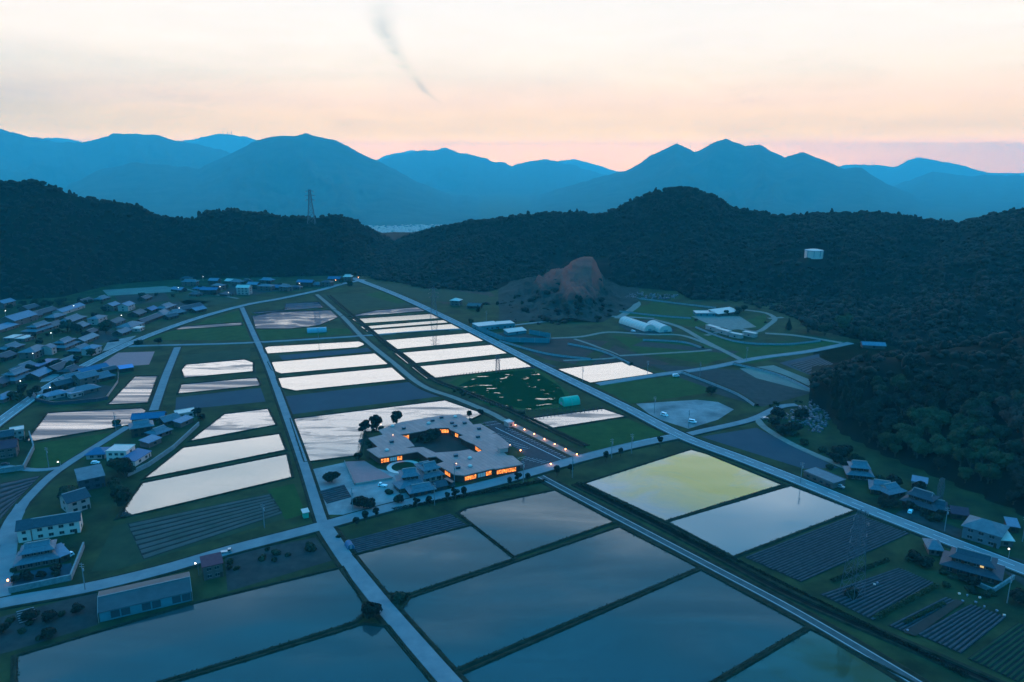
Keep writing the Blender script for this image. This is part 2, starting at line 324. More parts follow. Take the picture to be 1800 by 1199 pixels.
# ------------------------------------------------------------------ ground sheet
gm = MB(); _r = [(-350, 0), (1400, 0), (1650, -62), (2600, -260), (4000, -400), (35400, -400)]
gm.add([(x, y, z) for y, z in _r for x in (-39000, 39000)], [(2*k, 2*k+1, 2*k+3, 2*k+2) for k in range(5)])
tag(gm.build('ground', M['grass']), kind='structure')
def sheet(name, pts, m, z=.05, zt=None):
    P = [at(*p) for p in pts]
    v = [(p.x, p.y, z) for p in P]
    me = bpy.data.meshes.new(name); bm = bmesh.new(); vs = [bm.verts.new(q) for q in v]; f = bm.faces.new(vs); f.normal_update()
    if f.normal.z < 0: f.normal_flip()
    bmesh.ops.triangulate(bm, faces=bm.faces); bm.to_mesh(me); bm.free(); me.materials.append(m)
    return tag(link(name, me), kind='structure')
def bunds(pts, w=1.3, h=.45, m=None):
    P = [at(*p) for p in pts]; c = sum(P, Vector())/len(P); b = MB(); n = len(P)
    area = sum(P[i].x*P[(i+1) % n].y-P[(i+1) % n].x*P[i].y for i in range(n))
    sg = 1 if area > 0 else -1
    offs = []
    for i in range(n):
        p0, p1, p2 = P[i-1], P[i], P[(i+1) % n]
        d1 = (p1-p0).normalized(); d2 = (p2-p1).normalized(); n1 = Vector((d1.y, -d1.x, 0))*sg; n2 = Vector((d2.y, -d2.x, 0))*sg
        q = (n1+n2); q = q/max(.35, q.length_squared)*2 if q.length > .2 else n1
        offs.append(q)
    for i in range(n):
        j = (i+1) % n; a, bb, oa, ob = P[i], P[j], offs[i], offs[j]
        vs = []
        for p, o in ((a, oa), (bb, ob)):
            vs += [(p.x, p.y, .02), (p.x+o.x*w*.35, p.y+o.y*w*.35, h), (p.x+o.x*w*.8, p.y+o.y*w*.8, h), (p.x+o.x*w*1.3, p.y+o.y*w*1.3, .02)]
        b.add(vs, [(0, 1, 5, 4), (1, 2, 6, 5), (2, 3, 7, 6)])
    tag(b.build('paddy_bank', m or M['bund']), kind='structure')
def paddy(pts, kind, w=1.3):
    sheet('paddy_water', pts, MW[kind], .08); bunds(pts, w)
PAD = [
 ([(464,612),(472,609),(630,600),(643,605),(628,611),(468,622)], 'clear'),
 ([(472,637),(660,621),(686,640),(495,657),(479,651)], 'clear'),
 ([(487,665),(688,646),(716,667),(520,687),(493,681)], 'clear'),
 ([(512,737),(782,704),(849,727),(825,738),(760,745),(700,757),(639,759),(631,800),(537,812)], 'streak'),
 ([(612,557),(660,546),(745,539),(760,546),(672,553)], 'muddy'),
 ([(618,561),(770,551),(782,559),(633,569)], 'clear'),
 ([(634,574),(785,562),(794,567),(641,579)], 'clear'),
 ([(643,581),(800,569),(819,578),(657,589)], 'clear'),
 ([(667,599),(830,585),(855,599),(688,615)], 'clear'),
 ([(694,621),(864,606),(895,621),(718,640)], 'clear'),
 ([(724,645),(905,628),(935,645),(751,666)], 'clear'),
 ([(922,737),(1060,719),(1099,732),(960,754)], 'streak'),
 ([(980,649),(1095,636),(1150,657),(1038,673)], 'clear'),
 ([(444,556),(480,549),(590,545),(606,553),(560,572),(510,578),(450,578)], 'muddy'),
 ([(445,549),(500,545),(503,534),(560,531),(568,541),(500,546),(450,552)], 'muddy'),
 ([(320,650),(328,641),(429,632),(444,637),(444,653),(325,664)], 'streak'),
 ([(314,692),(319,676),(450,664),(456,674),(455,678)], 'film'),
 ([(335,775),(395,728),(470,719),(484,747),(420,759)], 'streak'),
 ([(323,787),(490,763),(501,791),(255,841)], 'clear'),
 ([(252,849),(503,799),(512,839),(208,911)], 'clear'),
 ([(191,711),(238,662),(276,661),(259,708)], 'film'),
 ([(48,775),(85,726),(248,718),(256,722),(235,746),(62,775)], 'film'),
 ([(1030,850),(1215,791),(1240,798),(1372,852),(1169,915)], 'algae'),
 ([(1177,918),(1390,855),(1500,897),(1289,977)], 'pale'),
 ([(808,902),(820,895),(975,863),(1077,917),(904,977)], 'near'),
 ([(626,977),(828,925),(900,982),(721,1042),(684,1042)], 'near'),
 ([(709,1071),(722,1053),(1088,928),(1224,998),(802,1174)], 'near'),
 ([(815,1187),(1232,1004),(1413,1102),(1090,1290),(890,1290)], 'near'),
 ([(1425,1109),(1720,1265),(1700,1330),(1130,1330),(1120,1290)], 'murky'),
 ([(32,1155),(345,1062),(600,1000),(643,1072),(622,1092),(445,1148),(280,1197),(30,1275)], 'near'),
 ([(300,1204),(455,1157),(640,1099),(680,1104),(770,1220),(850,1330),(200,1330)], 'near'),
 ([(306,580),(322,574),(424,567),(425,572)], 'film'),
 ([(870,762-40),(885,724),(884,727),(872,728)], 'clear'),
]
for p, k in PAD[:-1]: paddy(p, k, 1.5 if k in ('near', 'pale', 'algae', 'murky') else 1.2)
FIELDS = [
 ('muddy_field', [(490,625),(652,611),(660,617),(497,633)], 'darksoil'),
 ('muddy_field', [(500,697),(725,671),(780,696),(508,729)], 'darksoil'),
 ('muddy_field', [(310,699),(458,682),(467,706),(308,721)], 'darksoil'),
 ('field', [(175,642),(208,620),(272,618),(262,641),(192,646)], 'pink'),
 ('field', [(960,757),(1102,736),(1177,765),(1052,797)], 'green'),
 ('field', [(1045,678),(1185,661),(1262,688),(1110,710)], 'green'),
 ('field', [(1232,768),(1330,752),(1395,785),(1475,823),(1412,824)], 'darksoil'),
 ('field', [(62,780),(222,757),(208,775),(150,808),(80,822),(52,823)], 'green'),
 ('field', [(200,925),(245,915),(480,865),(500,905),(540,900),(200,1003),(160,1005)], 'crop'),
 ('field', [(470,861),(517,850),(537,903),(502,914)], 'green'),
 ('field', [(245,598),(330,574),(420,545),(440,598)], 'green'),
 ('field', [(320,625),(440,612),(440,630),(325,640)], 'crop'),
 ('field', [(448,580),(555,577),(620,578),(628,586),(455,599)], 'green'),
 ('field', [(560,520),(640,515),(690,528),(730,535),(620,545)], 'crop'),
 ('field', [(640,518),(670,512),(720,530),(700,534)], 'green'),
 ('field', [(650,500),(710,498),(860,520),(850,535),(740,528)], 'crop'),
 ('field', [(735,512),(850,505),(870,520),(780,535)], 'brown'),
 ('field', [(1140,640),(1290,650),(1310,668),(1190,660)], 'soil'),
 ('field', [(1190,662),(1300,650),(1430,690),(1340,715),(1250,690)], 'soil'),
 ('field', [(1300,648),(1360,642),(1435,672),(1435,692),(1330,665)], 'pale'),
 ('field', [(1370,638),(1440,622),(1445,668)], 'darksoil'),
 ('field', [(930,590),(1070,600),(1010,640),(960,632),(915,612)], 'brown'),
 ('field', [(1075,590),(1220,605),(1300,622),(1240,640),(1120,620)], 'green'),
 ('field', [(1110,608),(1130,600),(1300,618),(1290,622)], 'soil'),
 ('field', [(1080,607),(1120,622),(1180,640),(1100,650),(1040,640)], 'brown'),
 ('field', [(1150,530),(1240,545),(1250,570),(1220,575),(1090,555)], 'green'),
 ('field', [(1215,580),(1330,610),(1370,600),(1490,600),(1320,640),(1240,612)], 'green'),
 ('field', [(1305,565),(1345,552),(1350,575),(1320,578)], 'green'),
 ('field', [(840,650),(950,648),(1000,690),(1005,716),(940,722),(860,715),(790,672)], 'green'),
 ('field', [(300,520),(420,515),(400,530),(280,535)], 'crop'),
 ('field', [(180,510),(290,503),(330,512),(190,520)], 'pale'),
 ('yard', [(545,826),(610,812),(700,832),(735,850),(742,880),(640,905),(560,905),(548,880)], 'gravel'),
 ('yard', [(845,640),(860,652),(980,645),(940,632)], 'darksoil'),
 ('garden', [(0,1085),(170,1040),(172,1098),(20,1145),(0,1150)], 'soil'),
 ('garden', [(395,975),(555,945),(585,985),(400,1040)], 'soil'),
 ('field', [(0,835),(85,828),(20,905),(0,930)], 'crop'),
]
for i, (n, p, m) in enumerate(FIELDS): sheet(n, p, M[m], .04+.004*(i % 8))
sheet('gravel_lot', [(1118,710),(1225,703),(1262,707),(1290,720),(1262,738),(1210,754),(1150,735)], M['gravel'], .10)
sheet('pink_court', [(606,812),(640,810),(692,841),(623,852)], M['pink'], .14)
sheet('marsh_water', [(806,678),(850,657),(935,650),(985,680),(998,706),(935,720),(868,712)], MW['marsh'], .10)
for n_, p_, m_ in (('garden', [(0,600),(30,590),(60,640),(10,650)], 'crop'), ('garden', [(150,575),(200,580),(210,600),(165,605)], 'soil'), ('garden', [(200,520),(290,515),(300,528),(215,538)], 'brown'), ('garden', [(310,528),(390,524),(420,530),(340,540)], 'crop'),
    ('yard', [(190,600),(240,590),(210,612),(180,618)], 'gravel'), ('yard', [(290,535),(330,527),(370,530),(320,548)], 'soil'), ('yard', [(80,655),(130,650),(110,668),(70,672)], 'gravel'), ('yard', [(85,690),(150,672),(200,680),(180,700),(95,704)], 'soil'), ('yard', [(410,500),(480,500),(520,505),(440,520),(390,516)], 'soil'),
    ('yard', [(20,1010),(125,990),(130,1010),(25,1035)], 'darksoil'), ('yard', [(1600,890),(1650,915),(1700,935),(1680,950),(1570,905)], 'soil'), ('yard', [(1740,970),(1800,985),(1800,1030),(1770,1010)], 'soil'), ('yard', [(860,590),(905,580),(955,598),(900,600)], 'soil'), ('yard', [(1215,556),(1300,556),(1330,575),(1290,580),(1250,572)], 'track'), ('yard', [(1085,570),(1150,560),(1190,582),(1120,592)], 'soil')): sheet(n_, p_, M[m_], .115)
# ------------------------------------------------------------------ roads
def smooth(P, n=6):
    Q = []
    for i in range(len(P)-1):
        p0 = P[max(i-1, 0)]; p1 = P[i]; p2 = P[i+1]; p3 = P[min(i+2, len(P)-1)]
        for k in range(n):
            t = k/n; Q.append(.5*((2*p1)+(p2-p0)*t+(2*p0-5*p1+4*p2-p3)*t*t+(3*p1-p0-3*p2+p3)*t**3))
    Q.append(P[-1]); return Q
def ribbon(name, P, w, m, z, off=0, skirt=True, dash=None, gap=None):
    b = MB(); L = []
    for i, p in enumerate(P):
        d = (P[min(i+1, len(P)-1)]-P[max(i-1, 0)]).normalized(); n = Vector((-d.y, d.x, 0)); L.append((p+n*(off+w/2), p+n*(off-w/2), n))
    acc = 0
    for i in range(len(P)-1):
        seg = (P[i+1]-P[i]).length
        if dash:
            k = int(seg/(dash+gap))+1
            s = -acc
            while s < seg:
                a, e = max(s, 0)/seg, min(s+dash, seg)/seg
                if e > a: b.add([L[i][q].lerp(L[i+1][q], t)+Vector((0, 0, z)) for q, t in ((0, a), (1, a), (1, e), (0, e))], [(0, 1, 2, 3)])
                s += dash+gap
            acc = seg-(s-(dash+gap)) ; acc = min(acc, dash+gap)
            continue
        (l0, r0, n0), (l1, r1, n1) = L[i], L[i+1]; zz = Vector((0, 0, z)); sk = 1.2 if skirt else 0
        b.add([l0+zz, r0+zz, r1+zz, l1+zz], [(0, 1, 2, 3)])
        if skirt:
            b.add([l0+zz, l1+zz, l1+n1*.5, l0+n0*.5], [(0, 1, 2, 3)]); b.add([r0+zz, r0-n0*.5, r1-n1*.5, r1+zz], [(0, 1, 2, 3)])
    return tag(b.build(name, m), kind='structure')
def road(name, px, w, m, z, marks=None, verge=0, n=6):
    P = smooth([at(*p) for p in px], n)
    if verge: ribbon('verge', P, w+verge*2, M['bund'], z-.08)
    ribbon(name, P, w, M[m], z)
    return P
main = road('road', [(620,489),(700,520),(800,567),(900,618),(1000,668),(1100,717),(1200,768),(1300,806),(1400,845),(1520,894),(1650,945),(1800,1003),(2050,1100)], 8.0, 'asphalt', .50, verge=1.6)
ribbon('road_markings', main, .22, M['markings'], .53, 3.5, False); ribbon('road_markings', main, .22, M['markings'], .53, -3.5, False)
ribbon('road_markings', main, .2, M['markings'], .53, 0, False, 6, 6)
ribbon('kerb', main, .25, M['concrete'], .64, -4.2)
left = road('road', [(640,492),(600,500),(560,511),(490,526),(430,537),(340,562),(250,595),(190,622),(110,665),(40,712),(-60,790),(-200,930)], 7.6, 'asphalt', .47, verge=1.2)
ribbon('road_markings', left, .25, M['markings'], .50, 3.3, False); ribbon('road_markings', left, .25, M['markings'], .50, -3.3, False)
ribbon('road_markings', left, .2, M['markings'], .50, 0, False, 6, 6)
ribbon('kerb', left, .3, M['concrete'], .62, 4.0)
ew = road('road', [(-120,1095),(0,1062),(150,1035),(280,1004),(400,969),(480,948),(560,927),(700,889),(870,849),(1020,807),(1120,782),(1192,767)], 7.0, 'asphalt', .44, verge=1)
ribbon('road_markings', ew[60:], .2, M['markings'], .47, 3.0, False)
ribbon('kerb', ew[44:-4], .25, M['concrete'], .58, 3.6)
road('road', [(425,541),(447,590),(470,640),(505,735),(535,820),(562,905),(573,935)], 4.2, 'asphalt', .41, verge=1.2)
road('road', [(573,930),(610,985),(665,1055),(725,1125),(800,1210),(900,1320)], 6.0, 'asphalt', .38, verge=1.6)
road('road', [(205,611),(250,608),(430,603),(630,591),(735,583),(820,578)], 3.6, 'asphalt', .35)
road('road', [(312,611),(300,640),(290,665),(270,722)], 5.0, 'asphalt', .32, verge=.8)
road('gravel_track', [(557,518),(600,555),(640,596),(690,637),(742,678),(800,700),(860,725),(890,741),(960,776),(1020,806)], 4.0, 'track', .30, verge=2.5)
lane = road('road', [(950,838),(985,857),(1100,918),(1250,997),(1400,1077),(1600,1195),(1750,1290)], 4.0, 'lanesurf', .29, verge=2)
ribbon('road_markings', lane, .42, M['kerbpale'], .31, 1.55, False); ribbon('road_markings', lane, .42, M['kerbpale'], .31, -1.55, False)
road('road', [(1205,765),(1240,757),(1320,738),(1370,716),(1400,712)], 5, 'asphalt', .33, verge=1)
road('road', [(1330,735),(1345,752),(1395,782),(1470,815),(1500,826)], 3.5, 'track', .31)
road('road', [(1050,676),(1150,660),(1240,648),(1330,630),(1420,618),(1495,603)], 6, 'asphalt', .34)
road('gravel_track', [(960,595),(1020,592),(1070,584),(1140,588),(1200,590),(1260,612),(1310,635)], 3.5, 'track', .27)
road('gravel_track', [(1150,562),(1195,575),(1240,600),(1310,636)], 4.5, 'track', .285)
road('gravel_track', [(1010,596),(1050,610),(1085,628),(990,634)], 2.5, 'track', .26)
road('gravel_track', [(1080,626),(1150,622),(1220,618),(1250,615)], 3.0, 'track', .25)
road('gravel_track', [(1240,590),(1290,578),(1330,583),(1350,572),(1362,560),(1345,550),(1310,545)], 4.0, 'track', .24)
road('gravel_track', [(1350,560),(1376,558)], 4.0, 'track', .235)
road('gravel_track', [(1345,586),(1400,590),(1480,603)], 5, 'track', .225)
road('gravel_track', [(900,572),(980,563),(1060,556),(1150,560)], 3, 'gravel', .22)
road('gravel_track', [(1085,560),(1120,535),(1100,520)], 7, 'track', .21)
road('road', [(0,960),(25,905),(80,845),(120,815),(160,790),(225,750)], 4.2, 'asphalt', .20, verge=1)
road('road', [(0,1060),(12,985),(22,920),(40,885)], 5, 'asphalt', .19)
road('road', [(0,818),(60,826),(110,822)], 3, 'asphalt', .18)
road('path', [(230,512),(300,505),(360,515),(420,525)], 2.5, 'track', .17)
for k_, bp_ in enumerate([[(1090,548),(1160,556),(1215,560)], [(1225,576),(1290,600),(1370,606),(1440,600)], [(1130,598),(1200,602),(1235,612)], [(1000,605),(1060,618),(1110,640)], [(1290,640),(1370,660),(1435,690)], [(1200,655),(1290,690),(1330,714)], [(880,600),(960,622),(1040,632)], [(1120,525),(1200,535),(1260,542)]]):
    bk_ = smooth([at(*p) for p in bp_]); ribbon('terrace_bank', bk_, 2.2, M['bund'], 1.3, 0); ribbon('terrace_wall', bk_, .35, M['stone'], 1.45, -1.3)
# irrigation canal beside the dirt road and beside the lane: flat matte strip between banks, the sunken channel's shade painted near-black
cn = smooth([at(*p) for p in [(572,520),(655,592),(700,627),(752,668),(800,688),(870,716),(1020,788)]])
ribbon('canal_shade_strip', cn, 1.0, M['ditch_shade'], .42, 4, False)
ribbon('canal_bank', cn, 1.2, M['bund'], .7, 5.8); ribbon('canal_bank', cn, 1.0, M['bund'], .7, 2.4)
cn2 = smooth([at(*p) for p in [(1010,851),(1150,920),(1280,988),(1400,1052),(1650,1160),(1900,1270)]])
ribbon('canal_shade_strip', cn2, 1.8, M['ditch_shade'], .30, 0, False)
ribbon('canal_bank', cn2, 1.4, M['bund'], .75, 2.0); ribbon('canal_bank', cn2, .8, M['bund'], .5, -1.6)

# furrowed plots: real ridges of soil under film
def furrows(pts, n, m='mulch', w=.62, h=.35):
    A, B, C, D = [at(*p) for p in pts]       # rows run A->B and D->C
    q = MB()
    q.add([(p.x, p.y, .10) for p in (A, B, C, D)], [(0, 1, 2, 3)]); tag(q.build('ploughed_field', M['furrow']), kind='structure')
    q = MB(); K = 7
    for i in range(n):
        t0 = (i+.5-w/2)/n; t1 = (i+.5+w/2)/n; tm0 = t0+(t1-t0)*.2; tm1 = t1-(t1-t0)*.2
        jit = [random.uniform(-.05, .05)/n for _ in range(K+1)]
        e0, e1 = random.uniform(0, .012), random.uniform(.985, 1)
        for k in range(K):
            vs = []
            for s, j in ((e0+(e1-e0)*k/K, jit[k]), (e0+(e1-e0)*(k+1)/K, jit[k+1])):
                for t, z in ((t0, .11), (tm0, h), (tm1, h), (t1, .11)):
                    p = A.lerp(B, s).lerp(D.lerp(C, s), t+j); vs.append((p.x, p.y, z))
            q.add(vs, [(0, 1, 5, 4), (1, 2, 6, 5), (2, 3, 7, 6)])
    tag(q.build('crop_ridges', M[m]), kind='structure')
furrows([(1308,980),(1506,903),(1600,938),(1408,1024)], 17)
furrows([(1440,1045),(1580,998),(1642,1025),(1535,1092)], 12)
furrows([(1560,1100),(1660,1050),(1690,1058),(1590,1112)], 4)
furrows([(1610,1115),(1705,1062),(1770,1085),(1690,1150)], 9)
furrows([(1700,1158),(1790,1095),(1870,1130),(1790,1200)], 9, 'crop')
furrows([(612,950),(792,903),(824,925),(626,974)], 8)
furrows([(560,864),(605,852),(618,874),(575,886)], 7)
furrows([(1385,640),(1440,628),(1465,640),(1430,662)], 8)
furrows([(0,850),(72,836),(30,880),(0,915)], 7)
furrows([(28,1075),(60,1066),(64,1090),(34,1098)], 6, 'concrete', .3, .3)
furrows([(224,921),(476,868),(497,903),(252,984)], 8, 'cropblue', .7, .22)
for pts, m in (([(1535,1088),(1640,1028),(1650,1033),(1548,1096)], 'leafyellow'), ([(1595,1098),(1660,1066),(1668,1070),(1600,1106)], 'leafyellow')):
    pass

# ------------------------------------------------------------------ terrain: hills and mountains
class Relief:
    """height given by azimuth and range: toe, crest and crest height traced round the valley"""
    def __init__(s, toe, crest, dist, back=500, tree=8, p=1.15, amp=7, seed=1):
        T = [(azel(*q)[0], at(*q)) for q in toe]
        s.ta = np.array([a for a, _ in T]); s.tr = np.array([math.hypot(p.x, p.y) for _, p in T])
        C = []
        for (x, y), d in zip(crest, dist if hasattr(dist, '__len__') else [dist]*len(crest)):
            q = on_ray(x, y, d); C.append((math.atan2(q.x, q.y), d, q.z-tree))
        s.ca = np.array([c[0] for c in C]); s.cr = np.array([c[1] for c in C]); s.cz = np.array([c[2] for c in C])
        s.back = back; s.p = p; s.amp = amp; s.seed = seed
    def h(s, a, r):
        t = np.interp(a, s.ta, s.tr); c = np.interp(a, s.ca, s.cr); z = np.interp(a, s.ca, s.cz)
        u = (r-t)/np.maximum(c-t, 1); x = r*np.sin(a); y = r*np.cos(a)
        uf = np.clip(u, 0, 1); prof = (uf**s.p)*(1-.0*uf); prof = prof*(1+.25*np.sin(np.pi*uf)*0)
        b = np.clip((r-c)/s.back, 0, 1); prof = np.where(r > c, np.cos(b*np.pi/2)**1.5, prof)
        nz = fbm(x/150, y/150, s.seed, 4)*s.amp*3*np.sin(np.pi*np.clip(uf*.92+.02, 0, 1))*(1-b)
        rid = -np.abs(fbm(a*22, r/420, s.seed+9, 3))*s.amp*2.6*np.sin(np.pi*uf)**.8
        hz = np.where(u > 0, np.maximum(z*prof+(nz+rid)*np.minimum(1, z/40+.1), -1), -1.5)
        return np.where((r > c) & (b > .8), -(b-.8)*600-1, hz) if s.back > 300 else hz
    def mesh(s, name, m, a0, a1, r0, r1, na, nr, kind='structure', smooth=True):
        A, Rr = np.meshgrid(np.linspace(a0, a1, na), np.linspace(0, 1, nr)); 
        Rr = r0+(r1-r0)*Rr if not callable(r0) else r0(A)+(r1(A)-r0(A))*Rr
        Zz = s.h(A, Rr); V = np.stack([Rr*np.sin(A), Rr*np.cos(A), Zz], -1).reshape(-1, 3)
        i = np.arange(na-1)[None, :]+na*np.arange(nr-1)[:, None]; i = i.ravel()
        Fc = np.stack([i, i+1, i+na+1, i+na], 1)
        return tag(link(name, np_mesh(name, V, Fc, m, smooth=smooth)), kind=kind)
CREST = [(-500,300),(-200,303),(0,317),(65,313),(130,337),(190,352),(240,360),(280,378),(335,382),(360,370),(400,363),(450,370),(545,379),(600,373),(650,395),(692,420),(712,412),(760,397),(830,382),(900,375),(960,367),(1010,368),(1060,368),(1100,350),(1150,331),(1200,322),(1250,336),(1290,362),(1370,375),(1450,369),(1540,367),(1600,375),(1690,387),(1740,372),(1800,358),(2000,345),(2400,330)]
CD = [1150]*13+[1180,1250,1350,1320,1250,1200]+[1180]*9+[1150]*9
TOE = [(-500,560),(-100,545),(0,530),(110,522),(200,500),(300,492),(500,487),(620,484),(660,492),(700,497),(740,507),(860,514),(900,500),(1100,505),(1190,512),(1215,528),(1300,531),(1380,552),(1430,580),(1500,596),(1560,606),(1640,640),(1800,662),(2100,700),(2400,720)]
hills = Relief(TOE, CREST, CD, 350, 7, 1.1, 11, 3)
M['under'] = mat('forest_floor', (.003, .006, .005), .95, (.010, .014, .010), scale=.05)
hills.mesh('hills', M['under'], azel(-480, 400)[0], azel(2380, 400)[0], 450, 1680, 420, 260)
MTOE = [(1425,705),(1440,712),(1480,762),(1560,803),(1680,852),(1800,905),(2100,1030)]
MCR = [(1425,700),(1445,680),(1490,652),(1550,638),(1650,622),(1760,603),(1950,575),(2150,560)]
mound = Relief(MTOE, MCR, [485,485,495,510,525,540,560,560], 110, 0, .75, 3, 21)
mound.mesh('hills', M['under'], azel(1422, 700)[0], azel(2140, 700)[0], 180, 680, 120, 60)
QTOE = [(835,548),(870,562),(930,570),(1000,572),(1060,566),(1090,550),(1125,530)]
QCR = [(835,545),(870,524),(900,515),(940,500),(980,478),(1008,460),(1028,454),(1042,456),(1064,502),(1090,520),(1125,528)]
quarry = Relief(QTOE, QCR, [800,830,840,850,860,865,870,870,860,840,820], 160, 0, 1.0, 4, 31)
def quarry_mat():
    m = mat('quarry_face', (.035, .045, .038), .95, (.012, .02, .017), scale=.05, bump=1.5); nt = m.node_tree; N = nt.nodes; L = nt.links
    b = N['Principled BSDF']; old = b.inputs['Base Color'].links[0].from_socket
    g = N.new('ShaderNodeTexCoord'); s = N.new('ShaderNodeSeparateXYZ'); L.new(g.outputs['Object'], s.inputs[0])
    n = N.new('ShaderNodeTexNoise'); n.inputs['Scale'].default_value = .04; n.inputs['Detail'].default_value = 5; L.new(g.outputs['Object'], n.inputs[0])
    a = N.new('ShaderNodeMath'); a.operation = 'MULTIPLY_ADD'; L.new(n.outputs[0], a.inputs[0]); a.inputs[1].default_value = 16; L.new(s.outputs[2], a.inputs[2])
    r = N.new('ShaderNodeMapRange'); r.inputs[1].default_value = 19; r.inputs[2].default_value = 28; L.new(a.outputs[0], r.inputs[0])
    mx = N.new('ShaderNodeMix'); mx.data_type = 'RGBA'; L.new(r.outputs[0], mx.inputs[0]); L.new(old, mx.inputs[6]); mx.inputs[7].default_value = (.30, .062, .045, 1)
    L.new(mx.outputs[2], b.inputs['Base Color']); return m
qo = quarry.mesh('quarry_hill', quarry_mat(), azel(836, 500)[0], azel(1124, 500)[0], 700, 1040, 260, 150)
qm = qo.data; qv = np.empty(len(qm.vertices)*3, np.float32); qm.vertices.foreach_get('co', qv); qv = qv.reshape(-1, 3); k_ = np.clip(qv[:, 2]/10, 0, 1)
qv[:, 2] += k_*(fbm(qv[:, 0]/16, qv[:, 1]/30, 77, 5)*8-np.abs(fbm(qv[:, 0]/9, qv[:, 1]/60, 78, 3))*6)*np.clip(1-(qv[:, 2]-26)/14, .15, 1)
st_ = np.round(qv[:, 2]/5)*5; qv[:, 2] = np.where(qv[:, 2] > 3, qv[:, 2]*.88+st_*.12, qv[:, 2]); qm.vertices.foreach_set('co', qv.ravel()); qm.update(); qm.polygons.foreach_set('use_smooth', np.zeros(len(qm.polygons), bool))

M['mount'] = mat('mountain_forest', (.006, .014, .012), .95, (.05, .065, .05), scale=.004, bump=50)
def range_(crest, D, thick, seed, rough=1.0, pad=True):
    C = [(azel(*q)[0], on_ray(q[0], q[1], D).z) for q in crest]
    ca = np.array([c[0] for c in C]); cz = np.array([c[1] for c in C]); na, nr = 500, 90
    A, U = np.meshgrid(np.linspace(ca[0], ca[-1], na), np.linspace(-1, .35, nr))
    Rr = D + U*thick; z = np.interp(A, ca, cz)
    z = z + fbm(A*D/230, A*0, seed, 4)*D*.0026*rough                         # small bumps along the crest
    prof = np.where(U < 0, (1-np.abs(U))**1.25, np.cos(np.clip(U/.35, 0, 1)*np.pi/2))
    base = -400
    spur = -np.abs(fbm(A*D/1100, U*1.6, seed+5, 6))*np.sin(np.pi*np.clip(1+U, 0, 1))*np.maximum(z, 0)*1.1
    Z = base+(z-base)*prof+np.where(U < 0, spur, 0)
    V = np.stack([Rr*np.sin(A), Rr*np.cos(A), Z], -1).reshape(-1, 3)
    i = (np.arange(na-1)[None, :]+na*np.arange(nr-1)[:, None]).ravel()
    o = link('mountains', np_mesh('mountains', V, np.stack([i, i+1, i+na+1, i+na], 1), M['mount'], smooth=True)); tag(o, kind='structure')
range_([(60,400),(120,325),(180,297),(240,284),(300,290),(350,297),(400,272),(440,251),(480,241),(515,238),(535,232),(560,240),(600,252),(620,262),(665,284),(700,302),(760,332),(800,346),(822,345),(885,370),(960,400)], 11000, 4600, 2)
range_([(860,400),(930,350),(1000,328),(1060,309),(1100,301),(1150,269),(1190,252),(1222,266),(1250,254),(1275,244),(1310,257),(1335,256),(1380,278),(1412,267),(1450,281),(1485,297),(1515,295),(1560,325),(1620,347),(1685,383),(1760,410)], 11500, 5000, 12)
range_([(-500,215),(-200,225),(0,228),(60,240),(110,250),(140,251),(200,235),(270,236),(310,246),(380,261),(420,272),(470,300),(520,340)], 16000, 6500, 22)
range_([(1480,385),(1560,332),(1640,300),(1700,309),(1760,307),(1800,310),(1950,300),(2300,290)], 16500, 6500, 32)
range_([(600,330),(665,283),(700,272),(740,266),(780,260),(830,273),(900,290),(955,281),(1000,289),(1060,305),(1140,330)], 20000, 7500, 42)
range_([(20,260),(80,243),(110,242),(150,252),(220,270),(330,246),(385,234),(440,242),(500,262)], 27000, 5000, 52, .5)
range_([(1400,330),(1480,291),(1520,288),(1570,294),(1610,277),(1680,287),(1740,305),(1800,318),(1900,330)], 27000, 5000, 62, .5)
range_([(620,300),(680,272),(725,264),(760,270),(850,300),(970,286),(1010,279),(1050,290),(1080,300),(1200,330)], 33000, 2400, 72, .4)

